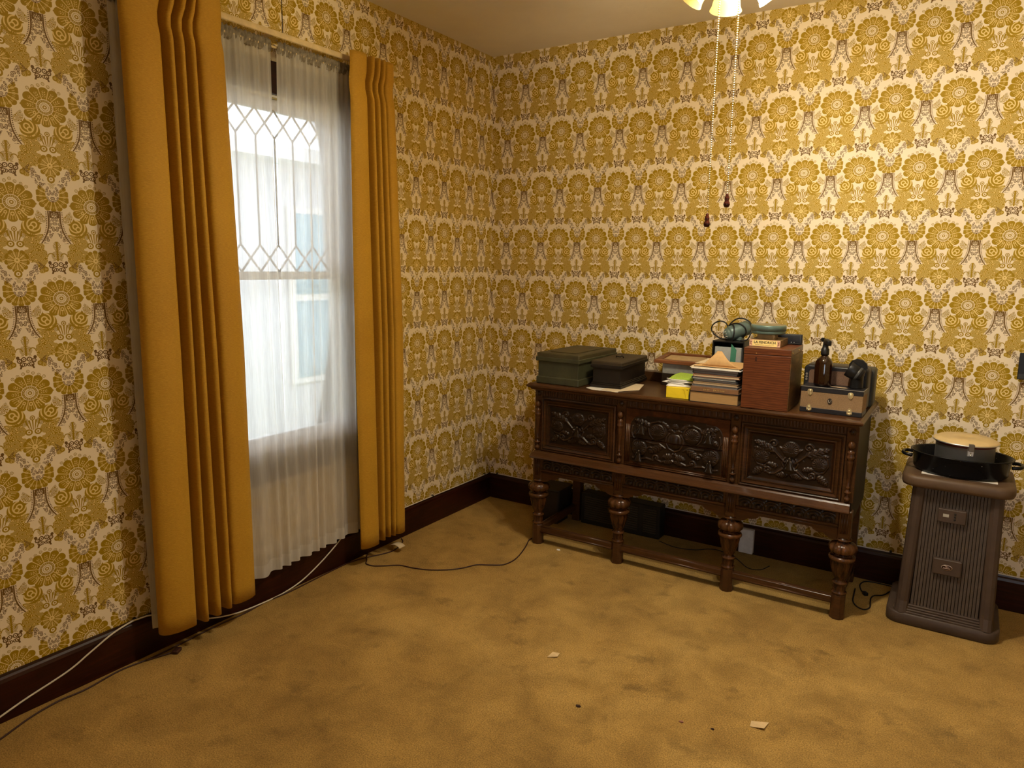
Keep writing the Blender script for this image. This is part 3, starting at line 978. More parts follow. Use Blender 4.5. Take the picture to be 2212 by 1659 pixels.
# frieze with flutes
for (xa, xb, n) in ((0.705, 1.130, 30), (1.180, 1.695, 17), (1.745, 2.180, 32)):
    m_ = MB().box(xa, xb, BY-0.004, BY, 0.826, 0.862)
    w = (xb-xa)/n
    for i in range(n):
        cx = xa+(i+0.5)*w
        P = []
        for q in range(7):
            a = PI*q/6
            P.append((cx-0.42*w*math.cos(a), BY-0.004-0.34*min(w, 0.016)*math.sin(a)))
        m_.add([(px, py, 0.830) for px, py in P]+[(px, py, 0.858) for px, py in P], [(k, k+1, k+8, k+7) for k in range(6)]+[tuple(range(7)), tuple(range(13, 6, -1))], False)
    sb('fluted_frieze', m_, M_OAK)

DOOR_PROF = [(0.0, 0.0), (0.0, 0.014), (0.006, 0.017), (0.010, 0.014), (0.013, 0.014), (0.016, 0.018), (0.030, 0.013), (0.033, 0.016), (0.037, 0.016), (0.046, 0.004), (0.050, 0.004)]
M_PULL = plain('pull_dark_bronze', (0.045, 0.032, 0.022), 0.28, 0.9, var=0.3, nscale=80)

def pull(x, y, z, parent, s=1.0):
    """bell-shaped drop pull on a small rose"""
    m_ = MB()
    m_.sphere((x, y-0.004, z+0.012*s), 0.007*s, 12, 8)
    body = [(0.0035, 0.012), (0.006, 0.004), (0.010, -0.008), (0.0145, -0.018), (0.0165, -0.021), (0.0150, -0.024), (0.001, -0.024)]
    m_.lathe([(r*s, zz*s) for r, zz in reversed(body)], 16, T(x, y-0.010, z), sy=0.42)
    m_.tube([(x-0.004*s, y-0.013, z+0.010*s), (x-0.011*s, y-0.015, z-0.010*s), (x-0.017*s, y-0.014, z-0.022*s), (x, y-0.016, z-0.026*s), (x+0.017*s, y-0.014, z-0.022*s), (x+0.011*s, y-0.015, z-0.010*s), (x+0.004*s, y-0.013, z+0.010*s)], 0.0017*s, 6)
    return sb('drop_pull', m_, M_PULL, parent)

def door(x0, x1, z0, z1):
    # the door's own board with its moulded frame
    d = sb('door', mitred_frame(x0, x1, z0, z1, BY-0.001, DOOR_PROF), M_OAK)
    iw, ih = (x1-x0)-0.098, (z1-z0)-0.098
    R = Relief(iw, ih, 170, 96)
    k = iw/0.34
    def S(*p): return [(a*k*0.0106, b*ih/0.20*0.0106) for a, b in p]
    R.flower(0, 0.050*ih/0.2, 0.036*k, 0.012, 18)                        # top flower
    for s_, rr in ((0, 0.0),): pass
    R.stroke(S((2.0, -1.2), (4.2, 0.8), (6.6, 3.2), (8.0, 4.6)), 0.0046, 0.0058)   # rising stems
    R.spiral(0.074*k, 0.068*ih/0.2, 0.019*k, 0.2, 1.25, 0.0048, 0.0034)
    R.leaf(S((6.0, 2.8))[0], S((15.2, 6.9))[0], 0.020, 0.0095, 4)
    R.leaf(S((8.0, 3.0))[0], S((15.0, 3.8))[0], 0.013, 0.0075, 3)
    R.flower(0.122*k, -0.002, 0.030*k, 0.0115, 16)                       # side flowers in rings
    R.spiral(0.121*k, -0.006, 0.042*k, 1.7, -0.92, 0.0050, 0.0040)
    R.leaf(S((8.2, 1.6))[0], S((10.4, 3.2))[0], 0.006, 0.007, 2)
    R.stroke(S((0.0, -3.9), (3.0, -4.4), (5.6, -6.6), (7.8, -7.2), (9.4, -6.4)), 0.0070, 0.005)
    R.spiral(0.092*k, -0.060*ih/0.2, 0.017*k, -0.6, 1.2, 0.0050, 0.0034)
    R.leaf(S((5.0, -3.6))[0], S((9.6, -2.6))[0], 0.013, 0.0085, 3)
    R.leaf(S((11.0, -5.2))[0], S((15.2, -8.4))[0], 0.018, 0.0085, 4)
    R.leaf(S((0.4, -6.6))[0], S((5.6, -7.4))[0], 0.016, 0.008, 3)
    R.boss(0, -0.050*ih/0.2, 0.022*k, 0.008, 1.3)
    R.stroke(S((2.2, 0.6), (3.2, -1.6), (2.4, -3.4), (0.6, -4.2)), 0.0035)   # shell round the pull
    R.stroke(S((3.4, 0.4), (4.6, 1.0), (5.4, 0.2)), 0.003, 0.002)
    R.boss(0, -0.012, 0.020*k, 0.005)
    R.stroke(S((9.4, 3.4), (12.4, 4.4), (14.6, 2.6), (15.0, -0.6), (13.4, -3.4), (10.6, -4.0), (8.6, -2.4)), 0.0044, 0.0036)
    R.stroke(S((9.6, -4.6), (11.6, -4.4), (13.0, -5.6)), 0.0042, 0.0034)
    R.leaf(S((1.6, 3.2))[0], S((4.8, 5.4))[0], 0.008, 0.007, 2)
    sb('carved_panel', R.mesh((x0+x1)/2, (z0+z1)/2, BY-0.004), M_CARVE, d)
    pull((x0+x1)/2, BY-0.012, (z0+z1)/2-0.010, d, 1.4)
    return d
door(0.703, 1.128, 0.532, 0.822)
door(1.748, 2.180, 0.532, 0.822)

# middle bay: two drawers under one carved arch
CX0, CX1 = 1.182, 1.694
RC = Relief(0.470, 0.262, 230, 130)
RC.flower(0, 0.082, 0.014, 0.008, 8)
_d = np.hypot(RC.U, RC.V-0.010)/0.038
RC._put(0.015*np.sqrt(np.maximum(0, 1-_d*_d))*(0.72+0.28*np.abs(np.cos(3.4*np.arcsin(np.clip(RC.U/0.038, -1, 1))))))
for a in (0.004, 0.012, 0.020):
    RC.stroke([(a*0.3, 0.040), (a*0.8, 0.056), (a*1.5, 0.066)], 0.0030, 0.0022)
RC.stroke([(0.0, -0.040), (0.028, -0.028), (0.043, 0.0), (0.042, 0.025), (0.028, 0.045)], 0.0042, 0.0036)
RC.stroke([(0.0, 0.052), (0.016, 0.064), (0.032, 0.060)], 0.004, 0.003)
RC.flower(0.086, 0.046, 0.037, 0.012, 18)
RC.spiral(0.083, 0.044, 0.045, 2.1, 0.92, 0.0046, 0.0038)
RC.flower(0.168, 0.062, 0.028, 0.009, 12)
RC.leaf((0.125, 0.070), (0.205, 0.095), 0.018, 0.009, 4)
RC.leaf((0.150, 0.050), (0.210, 0.020), 0.018, 0.009, 3)
RC.flower(0.176, -0.046, 0.037, 0.012, 18)
RC.spiral(0.176, -0.048, 0.045, 1.2, -0.92, 0.0046, 0.0038)
RC.stroke([(0.045, -0.030), (0.075, -0.012), (0.110, -0.014), (0.140, -0.010)], 0.0042, 0.0034)
RC.leaf((0.062, -0.020), (0.120, -0.060), 0.020, 0.009, 4)
RC.stroke([(0.006, -0.052), (0.030, -0.088), (0.062, -0.100), (0.085, -0.092)], 0.0055, 0.0040)
RC.spiral(0.090, -0.085, 0.017, -0.4, 1.2, 0.0044, 0.003)
RC.leaf((0.006, -0.066), (0.055, -0.072), 0.018, 0.0095, 4)
RC.leaf((0.0, -0.088), (0.050, -0.100), 0.014, 0.008, 3)
RC.stroke([(0.105, -0.098), (0.140, -0.092), (0.180, -0.104), (0.210, -0.098)], 0.005, 0.004)
RC.stroke([(0.050, 0.088), (0.085, 0.098), (0.120, 0.086), (0.135, 0.060), (0.128, 0.030), (0.110, 0.008)], 0.0044, 0.0036)
RC.stroke([(0.215, 0.060), (0.222, 0.030), (0.212, 0.004), (0.190, -0.004)], 0.0042, 0.0034)
RC.spiral(0.120, -0.050, 0.018, 0.5, 1.1, 0.0042, 0.003)
RC.leaf((0.030, 0.072), (0.070, 0.100), 0.010, 0.007, 3)
aU = np.abs(RC.U)
arch = (RC.V < 0.118) & (aU < 0.228) & (RC.V > -0.118)
arch &= ~((aU > 0.150) & (RC.V > 0.062+np.sqrt(np.maximum(0, 0.056**2-np.clip(aU-0.172, 0, 0.056)**2))*0.9))
hc = np.where(arch, RC.Z*0.95+0.0035, -0.004)
DZ = 0.676
drawers = []
for (z0, z1, v0, v1) in ((DZ+0.0015, 0.822, 0.0015, 1.0), (0.532, DZ-0.0015, -1.0, -0.0015)):
    dr = sb('drawer', MB().box(CX0, CX1, BY-0.010, BY, z0, z1, 0.0015), M_BURL)
    sb('carving', RC.mesh((CX0+CX1)/2, DZ, BY-0.0105, v0, v1, hc), M_CARVE, dr)
    drawers.append(dr)
for sx in (-1, 1):
    pull((CX0+CX1)/2+sx*0.166, BY-0.020, DZ+0.060, drawers[0], 1.45)
    pull((CX0+CX1)/2+sx*0.176, BY-0.020, DZ-0.078, drawers[1], 1.45)
# reeded edging of the middle bay
for (xa, xb) in ((CX0+0.002, CX0+0.026), (CX1-0.026, CX1-0.002)):
    m_ = MB()
    for i in range(3):
        xx = xa+(i+0.5)*(xb-xa)/3
        m_.tube([(xx, BY-0.010, 0.548), (xx, BY-0.010, 0.742)], 0.004, 8)
    sb('reeded_edge', m_, M_OAK)
for zz in (0.538, 0.546):
    sb('bead_moulding', MB().tube([(CX0+0.004, BY-0.011, zz), (CX1-0.004, BY-0.011, zz)], 0.004, 8), M_OAK)

# pilasters with turned half columns
COLP = [(0.0005, 0.000), (0.008, 0.002), (0.0125, 0.010), (0.012, 0.018), (0.006, 0.026), (0.005, 0.031), (0.008, 0.035), (0.0155, 0.040), (0.016, 0.044), (0.008, 0.049),
        (0.006, 0.058), (0.009, 0.062), (0.0085, 0.066), (0.006, 0.070), (0.009, 0.110), (0.0125, 0.152), (0.0140, 0.170), (0.0145, 0.176), (0.0135, 0.180), (0.0145, 0.186),
        (0.0170, 0.192), (0.0175, 0.197), (0.015, 0.201), (0.0145, 0.212), (0.0155, 0.217), (0.010, 0.223), (0.006, 0.227), (0.009, 0.231), (0.0150, 0.240), (0.0155, 0.250), (0.012, 0.259), (0.006, 0.264), (0.0005, 0.266)]
for x in SBX:
    sb('pilaster', MB().box(x-0.0235, x+0.0235, BY-0.006, BY, 0.530, 0.862, 0.002), M_OAK)
    cp = sb('turned_column', MB().lathe(COLP, 20, T(x, BY-0.014, 0.536)), M_COLUMN)
    sb('carved_block', MB().lathe([(0.001, 0), (0.013, 0.002), (0.016, 0.006), (0.010, 0.009), (0.004, 0.012), (0.0005, 0.013)][::-1], 12, T(x, BY-0.004, 0.838) @ Matrix.Rotation(PI/2, 4, 'X'), lobes=6, lobe_amp=0.3), M_CARVE, cp)

# sloping ledge moulding
LP = [(BY+0.01, 0.530), (BY-0.012, 0.530), (BY-0.016, 0.527), (BY-0.020, 0.528), (BY-0.026, 0.522), (BY-0.030, 0.523), (BY-0.052, 0.510), (BY-0.056, 0.511), (BY-0.064, 0.506), (BY-0.066, 0.501), (BY-0.062, 0.497), (BY-0.030, 0.494), (BY+0.01, 0.492)]
sb('ledge_moulding', MB().sweep(LP, 0.668, 2.217, 'x', m0=0.10, m1=-0.10, ref=BY), M_OAK)

# apron boards, carved lunettes, lower mouldings and corner brackets
for i in range(3):
    xa, xb = SBX[i]+0.026, SBX[i+1]-0.026
    ap = sb('apron', MB().box(xa, xb, BY-0.010, BY+0.02, 0.414, 0.494), M_OAK)
    w = xb-xa
    n = max(6, round(w/0.058))
    A = Relief(w-0.02, 0.056, 40*n//2, 34)
    st = (w-0.02)/n
    for q in range(n):
        cx = -(w-0.02)/2+(q+0.5)*st
        d = np.hypot(A.U-cx, A.V+0.022)
        A._put(np.where((d > 0.030) & (d < 0.042), 0.0055*np.sin(PI*(d-0.030)/0.012), 0))
        A._put(np.where((d > 0.017) & (d < 0.027), 0.0045*np.sin(PI*(d-0.017)/0.010), 0))
        A.boss(cx, -0.018, 0.011, 0.009)
        A.boss(cx+st/2, 0.012, 0.007, 0.004)
    sb('lunette_carving', A.mesh((xa+xb)/2, 0.460, BY-0.0102), M_CARVE, ap)
    for (zz, rr, pr) in ((0.424, 0.0060, 0.013), (0.411, 0.0035, 0.010)):
        sb('bead_moulding', MB().tube([(xa, BY-pr, zz), (xb, BY-pr, zz)], rr, 8), M_OAK, ap)
    sb('apron_rail', MB().box(xa, xb, BY-0.006, BY+0.015, 0.396, 0.414), M_OAK, ap)
    for sx, xe in ((1, xa), (-1, xb)):
        poly = [(xe, 0.396), (xe+sx*0.105, 0.396), (xe+sx*0.100, 0.388), (xe+sx*0.086, 0.380), (xe+sx*0.070, 0.376), (xe+sx*0.058, 0.378), (xe+sx*0.050, 0.372), (xe+sx*0.034, 0.362), (xe+sx*0.018, 0.357), (xe, 0.356)]
        sb('corner_bracket', MB().prism(poly, BY-0.006, BY+0.012), M_OAK, ap)

# legs
LEGP = [(0.024, 0.105), (0.026, 0.112), (0.031, 0.116), (0.0315, 0.122), (0.027, 0.127), (0.026, 0.130), (0.0275, 0.144), (0.026, 0.158), (0.031, 0.162), (0.0315, 0.168), (0.025, 0.173), (0.023, 0.178),
        (0.027, 0.188), (0.034, 0.205), (0.041, 0.228), (0.046, 0.252), (0.047, 0.264), (0.0465, 0.268), (0.053, 0.272), (0.0555, 0.279), (0.053, 0.286), (0.045, 0.290), (0.038, 0.293), (0.037, 0.297),
        (0.046, 0.301), (0.056, 0.310), (0.0595, 0.322), (0.057, 0.334), (0.047, 0.344), (0.033, 0.349), (0.026, 0.352), (0.025, 0.355), (0.033, 0.358), (0.034, 0.363), (0.028, 0.367), (0.024, 0.372)]
def leg_lathe(seg=48):
    vs_ = []; fs = []
    for (r, z) in LEGP:
        for k in range(seg):
            a = 2*PI*k/seg
            f = 1.0
            if 0.299 < z < 0.347: f = 1-0.10*(1-abs(math.cos(5*a)))**2          # gadrooned bulb
            elif 0.186 < z < 0.266: f = 1-0.09*(1-abs(math.cos(4*a)))**2        # leaf-carved cup
            vs_.append((r*f*math.cos(a), r*f*math.sin(a), z))
    for i in range(len(LEGP)-1):
        for k in range(seg):
            k2 = (k+1) % seg
            fs.append((i*seg+k, i*seg+k2, (i+1)*seg+k2, (i+1)*seg+k))
    return vs_, fs
LV, LF = leg_lathe()
LY = -0.522
for x in SBX:
    lg = sb('turned_leg', MB().add([(x+a, LY+b, c) for a, b, c in LV], LF, True), M_COLUMN)
    # square block above with chamfered, fluted face
    bk = MB().box(x-0.026, x+0.026, LY-0.026, LY+0.026, 0.366, 0.494, 0.005)
    for q in (-1, 0, 1):
        bk.tube([(x+q*0.011, LY-0.0262, 0.392), (x+q*0.011, LY-0.0262, 0.478)], 0.0042, 8)
    sb('leg_block', bk, M_OAK, lg)
    ft = MB().lathe([(0.031, 0.0), (0.0325, 0.004), (0.031, 0.030), (0.030, 0.108), (0.027, 0.112)], 8, T(x, LY, 0) @ Matrix.Rotation(PI/8, 4, 'Z'), smooth=False)
    sb('foot', ft, M_OAK, lg)
for x in (0.694, 2.191):
    sb('rear_leg', MB().box(x-0.025, x+0.025, -0.100, -0.050, 0.0, 0.425, 0.003), M_OAK)
for i in range(3):
    xa, xb = SBX[i]+0.026, SBX[i+1]-0.026
    st = MB().box(xa, xb, LY-0.018, LY+0.018, 0.066, 0.098, 0.002)
    st.tube([(xa, LY-0.019, 0.074), (xb, LY-0.019, 0.074)], 0.005, 8).tube([(xa, LY-0.012, 0.098), (xb, LY-0.012, 0.098)], 0.005, 8)
    sb('front_stretcher', st, M_OAK)
for x in (0.685, 2.200):
    st = MB().box(x-0.015, x+0.015, LY+0.026, -0.100, 0.066, 0.098, 0.002)
    st.tube([(x-0.008, LY+0.026, 0.099), (x-0.008, -0.100, 0.099)], 0.004, 8)
    sb('side_stretcher', st, M_OAK)

# ------------------------------------------------------------------ things on the sideboard
def rrect(x0, x1, y0, y1, r, n=6):
    pts = []
    for (cx, cy, a0) in ((x1-r, y1-r, 0), (x0+r, y1-r, PI/2), (x0+r, y0+r, PI), (x1-r, y0+r, 3*PI/2)):
        for k in range(n+1):
            a = a0+PI/2*k/n
            pts.append((cx+r*math.cos(a), cy+r*math.sin(a)))
    return pts
def loft(loops, smooth=True):
    """loops: list of point rings, bottom to top, capped"""
    n = len(loops[0]); m_ = MB()
    vs_ = [p for L in loops for p in L]; fs = []
    for i in range(len(loops)-1):
        for k in range(n):
            k2 = (k+1) % n
            fs.append((i*n+k, i*n+k2, (i+1)*n+k2, (i+1)*n+k))
    m_.add(vs_, fs, smooth)
    b = len(m_.v)-len(vs_)
    m_.f.append(tuple(b+k for k in reversed(range(n)))); m_.s.append(False)
    m_.f.append(tuple(b+(len(loops)-1)*n+k for k in range(n))); m_.s.append(False)
    return m_
def ring3(pts, z): return [(x, y, z) for x, y in pts]
def slab(x0, x1, y0, y1, z0, z1, r, e=0.004):
    return loft([ring3(rrect(x0+e, x1-e, y0+e, y1-e, max(0.001, r-e)), z0), ring3(rrect(x0, x1, y0, y1, r), z0+e), ring3(rrect(x0, x1, y0, y1, r), z1-e), ring3(rrect(x0+e, x1-e, y0+e, y1-e, max(0.001, r-e)), z1)])

# olive chest (local coordinates: x right, y back, origin at base centre)
M_OLIVE = plain('chest_olive_paint', (0.046, 0.045, 0.021), 0.5, var=0.25, nscale=14, bmp=0.1)
M_OLIVE_TOP = plain('chest_olive_brown_lid', (0.056, 0.045, 0.018), 0.5, var=0.25, nscale=10, bmp=0.1)
t = thing('wooden_chest', 'large olive painted wooden chest with panelled lid on the sideboard', 'chest', (0.808, -0.355, TOPZ), -0.02)
obj('body', MB().box(-0.118, 0.118, -0.213, 0.213, 0.0, 0.120, 0.002), M_OLIVE, t)
obj('plinth', MB().box(-0.126, 0.126, -0.221, 0.221, 0.0, 0.038, 0.004), M_OLIVE, t)
ld = obj('lid', MB().box(-0.125, 0.125, -0.220, 0.220, 0.120, 0.162, 0.005), M_OLIVE_TOP, t)
obj('lid_rim', MB().box(-0.129, 0.129, -0.224, 0.224, 0.118, 0.140, 0.003), M_OLIVE, ld)
obj('lid_panel', MB().box(-0.075, 0.075, -0.165, 0.165, 0.162, 0.1655, 0.001), M_OLIVE_TOP, ld)

# dark box on its papers
M_DKBOX = plain('box_black_brown_paint', (0.012, 0.0085, 0.006), 0.42, var=0.3, nscale=12, bmp=0.1)
M_DKTOP = plain('box_brown_top', (0.036, 0.025, 0.013), 0.5, var=0.3, nscale=8)
t = thing('wooden_box', 'small black-brown wooden box with moulded base and iron loop on lid', 'box', (1.045, -0.330, TOPZ+0.0035), 0.04)
obj('body', MB().box(-0.074, 0.074, -0.182, 0.182, 0.0, 0.100, 0.002), M_DKBOX, t)
for (o_, z0, z1) in ((0.010, 0.0, 0.014), (0.006, 0.014, 0.022), (0.003, 0.022, 0.028)):
    obj('base_moulding', MB().box(-0.074-o_, 0.074+o_, -0.182-o_, 0.182+o_, z0, z1, 0.002), M_DKBOX, t)
ld = obj('lid', MB().box(-0.083, 0.083, -0.191, 0.191, 0.098, 0.134, 0.005), M_DKTOP, t)
obj('lid_rim', MB().box(-0.0845, 0.0845, -0.1925, 0.1925, 0.100, 0.118, 0.003), M_DKBOX, ld)
obj('lid_loop', MB().tube([(-0.022, 0.0, 0.134), (-0.020, -0.002, 0.142), (-0.006, -0.006, 0.140), (0.004, -0.008, 0.138), (0.010, -0.004, 0.146), (0.014, 0.0, 0.142), (0.018, 0.0, 0.134)], 0.0028, 8), plain('iron_black', (0.02, 0.018, 0.016), 0.45, 0.7), ld)

M_WHITEPAPER = plain('paper_white', (0.74, 0.70, 0.62), 0.8, var=0.05)
M_KRAFT = plain('kraft_paper', (0.55, 0.33, 0.13), 0.75, var=0.08, nscale=60)
M_CREAMPAPER = plain('paper_cream', (0.68, 0.55, 0.36), 0.8, var=0.08)
def sheet(name, label, poly, z, th, mat, cat='paper', group=None):
    o = obj(name, MB().prism(poly, z, z+th, 'z'), mat)
    return tag(o, label, cat, group)
sheet('paper_sheet', 'white paper sheet sticking out in front of the black-brown box', [(0.965, -0.560), (1.010, -0.592), (1.150, -0.590), (1.130, -0.430), (0.980, -0.430)], TOPZ+0.0002, 0.0012, M_WHITEPAPER)
sheet('envelope', 'cream envelope poking out from under the black-brown box', [(1.060, -0.585), (1.130, -0.596), (1.215, -0.470), (1.172, -0.300), (1.060, -0.300)], TOPZ+0.0016, 0.0016, M_CREAMPAPER, 'envelope')

# grey box and picture frame at the back
M_GREYMETAL = plain('grey_hammered_metal', (0.36, 0.37, 0.35), 0.45, 0.3, var=0.15, nscale=40)
t = thing('metal_box', 'grey metal box with dark base under the reddish picture frame', 'box', (1.365, -0.172, TOPZ))
obj('body', MB().box(1.240, 1.490, -0.228, -0.118, 0.962, 1.0165, 0.002), M_GREYMETAL, t, world=True)
obj('dark_base', MB().box(1.238, 1.492, -0.230, -0.117, TOPZ, 0.962, 0.002), plain('base_dark_brown', (0.018, 0.011, 0.007), 0.35), t, world=True)
M_FRAME = wood('frame_cherry', (0.10, 0.028, 0.010), (0.26, 0.095, 0.035), (3, 20, 20), 3, 0.35)
t = thing('picture_frame', 'reddish wooden picture frame lying flat on the grey metal box', 'picture frame', (1.355, -0.142, 1.0215))
FM = T(1.355, -0.142, 1.0215) @ Matrix.Rotation(math.atan(0.098), 4, 'X')
def fbox(name, a, mat): return obj(name, MB().box(*a, mat=FM), mat, t, world=True)
fbox('frame_side', (-0.155, 0.155, -0.108, -0.078, 0.0045, 0.0225, 0.002), M_FRAME)
fbox('frame_side', (-0.155, 0.155, 0.070, 0.100, 0.0045, 0.0225, 0.002), M_FRAME)
fbox('frame_side', (-0.155, -0.125, -0.078, 0.070, 0.0045, 0.0225, 0.002), M_FRAME)
fbox('frame_side', (0.125, 0.155, -0.078, 0.070, 0.0045, 0.0225, 0.002), M_FRAME)
fbox('backing_board', (-0.125, 0.125, -0.078, 0.070, 0.006, 0.014), plain('frame_backing_tan', (0.40, 0.28, 0.14), 0.7, var=0.15))

# yellow box, papers and green cloth
M_YELLOW = plain('card_bright_yellow', (0.86, 0.62, 0.02), 0.55, var=0.05)
t = thing('card_box', 'bright yellow card box under folded papers and green cloth', 'box', (1.442, -0.46, TOPZ))
obj('carton', MB().box(1.388, 1.498, -0.562, -0.370, 0.900, 0.951, 0.0015), M_YELLOW, t, world=True)
obj('flap', MB().prism([(1.466, 0.951), (1.499, 0.953), (1.4985, 0.930), (1.4975, 0.902), (1.488, 0.902), (1.478, 0.940)], -0.5645, -0.5625), M_YELLOW, t, world=True)
obj('punched_hole', MB().lathe([(0.0025, 0.0), (0.0025, 0.001)], 12, T(1.491, -0.5646, 0.945) @ Matrix.Rotation(PI/2, 4, 'X')), plain('hole_brown', (0.2, 0.1, 0.02), 0.8), t, world=True)
def wavy(x0, x1, y0, y1, z, amp, th, rot=0.0, n=16, seed=1, fold=False):
    rnd = random.Random(seed); p = [rnd.uniform(0, 6) for _ in range(4)]
    cx, cy = (x0+x1)/2, (y0+y1)/2
    top = []; bot = []
    for i in range(n+1):
        r1, r2 = [], []
        for j in range(n+1):
            u, v = i/n, j/n
            x = x0+(x1-x0)*u; y = y0+(y1-y0)*v
            # soft wandering outline
            x += 0.004*math.sin(5*v+p[0]); y += 0.004*math.sin(5*u+p[1])
            dx, dy = x-cx, y-cy
            X = cx+dx*math.cos(rot)-dy*math.sin(rot); Y = cy+dx*math.sin(rot)+dy*math.cos(rot)
            edge = min(u, 1-u, v, 1-v)*n
            w = amp*(0.5+0.5*math.sin(4*u+p[2])*math.cos(3*v+p[3]))
            hgt = th*(0.55 if edge < 0.5 else 1.0)
            r1.append((X, Y, z+w+hgt)); r2.append((X, Y, z+w))
        top.append(r1); bot.append(r2)
    m_ = MB().grid(top)
    m_.grid(bot)
    N = n+1
    for a, b_ in [((i, 0), (i+1, 0)) for i in range(n)]+[((i+1, n), (i, n)) for i in range(n)]+[((0, j+1), (0, j)) for j in range(n)]+[((n, j), (n, j+1)) for j in range(n)]:
        i0 = a[0]*N+a[1]; i1 = b_[0]*N+b_[1]
        m_.f.append((i0, i1, i1+N*N, i0+N*N)); m_.s.append(True)
    return m_
tag(obj('folded_paper', wavy(1.365, 1.480, -0.545, -0.365, 0.9515, 0.001, 0.008, 0.16, 10, 3), M_WHITEPAPER), 'folded cream paper on the yellow box under the green cloth', 'paper', 'papers under the green cloth')
tag(obj('folded_paper', wavy(1.355, 1.470, -0.520, -0.350, 0.9615, 0.001, 0.006, -0.18, 10, 4), M_WHITEPAPER), 'white paper fold sticking out left below the green cloth', 'paper', 'papers under the green cloth')
t = thing('cleaning_cloth', 'folded lime green cloth with pale edging beside the book stack', 'cloth', (1.43, -0.43, 0.969))
def cloth_mat():
    m, nt, b = new_mat('cloth_lime_terry')
    tc = tex_coord(nt); f = noise(nt, tc, 260, 3, 0.7)
    nt.links.new(ramp(nt, f, [(0.3, (0.22, 0.36, 0.025)), (0.7, (0.46, 0.62, 0.07))]), b.inputs['Base Color'])
    b.inputs['Roughness'].default_value = 0.95; bump(nt, b, f, 0.8, 0.004)
    return m
obj('cloth_fold', wavy(1.370, 1.498, -0.520, -0.330, 0.9690, 0.001, 0.008, 0.05, 14, 7), M_WHITEPAPER, t, world=True)
obj('cloth_top', wavy(1.373, 1.495, -0.516, -0.334, 0.9785, 0.003, 0.010, 0.05, 16, 7), cloth_mat(), t, world=True)
obj('edging', MB().tube([(1.372, -0.512, 0.9825), (1.40, -0.522, 0.9805), (1.44, -0.520, 0.9800), (1.47, -0.516, 0.9815), (1.493, -0.508, 0.9835)], 0.0028, 8), M_WHITEPAPER, t, world=True)

# stacked books
M_PAGES = {}
def pages_mat(col):
    if col not in M_PAGES:
        m, nt, b = new_mat('pages_%d' % len(M_PAGES))
        tc = tex_coord(nt)
        f = noise(nt, tc, 5, 4, 0.7, 0.0, (3, 3, 320))
        nt.links.new(ramp(nt, f, [(0.3, tuple(c*0.55 for c in col)), (0.7, col)]), b.inputs['Base Color'])
        b.inputs['Roughness'].default_value = 0.85
        bump(nt, b, f, 0.4, 0.002)
        M_PAGES[col] = m
    return M_PAGES[col]
COVERS = {}
def cover_mat(col):
    if col not in COVERS: COVERS[col] = plain('cover_%d' % len(COVERS), col, 0.5, var=0.15)
    return COVERS[col]
def book(label, x0, x1, y0, y1, z, th, cover, page, rz=0.0, ct=0.0016, group='books stacked between the green cloth and the wooden box', spine='left'):
    cx, cy = (x0+x1)/2, (y0+y1)/2
    t = thing('book', label, 'book', (cx, cy, z), rz, group)
    a, b_ = (x1-x0)/2, (y1-y0)/2
    obj('cover', MB().box(-a, a, -b_, b_, 0, ct), cover_mat(cover), t)
    obj('cover', MB().box(-a, a, -b_, b_, th-ct, th), cover_mat(cover), t)
    if spine == 'left':
        poly = [(-a+0.003, 0.0), (-a-0.001, th*0.15), (-a-0.003, th*0.5), (-a-0.001, th*0.85), (-a+0.003, th)]
        obj('spine', MB().prism(poly, -b_, b_, 'y', smooth=False), cover_mat(cover), t)
        obj('page_block', MB().box(-a+0.003, a-0.004, -b_+0.003, b_-0.003, ct, th-ct), pages_mat(page), t)
    else:
        obj('spine', MB().box(-a, a, -b_-0.002, -b_+0.001, 0, th, 0.0008), cover_mat(cover), t)
        obj('page_block', MB().box(-a+0.003, a-0.003, -b_+0.001, b_-0.003, ct, th-ct), pages_mat(page), t)
    return t
ZB = TOPZ
book('thick old album with kraft pages at the bottom of the book stack', 1.510, 1.732, -0.592, -0.315, ZB, 0.050, (0.012, 0.012, 0.013), (0.50, 0.29, 0.10), 0.02, 0.0025)
ZB += 0.0502
bk_ = book('brown book with faded gilt spine lettering lying above the kraft album', 1.513, 1.730, -0.588, -0.330, ZB, 0.021, (0.20, 0.10, 0.045), (0.45, 0.30, 0.15), 0.02, 0.002, spine='front')
M_GILT = plain('gilt_worn', (0.55, 0.40, 0.14), 0.4, 0.6)
mg = MB()
rnd = random.Random(5)
for q in range(13):                                          # worn, unreadable gilt marks
    xx = -0.048+q*0.0075
    hh = 0.0028 if q not in (0, 6) else 0.0045
    if q in (4, 5): continue
    mg.box(xx, xx+0.0038, -0.1318, -0.1308, 0.0105-hh, 0.0105+hh*rnd.uniform(0.6, 1.0))
obj('gilt_marks', mg, M_GILT, bk_)
ZB += 0.0212
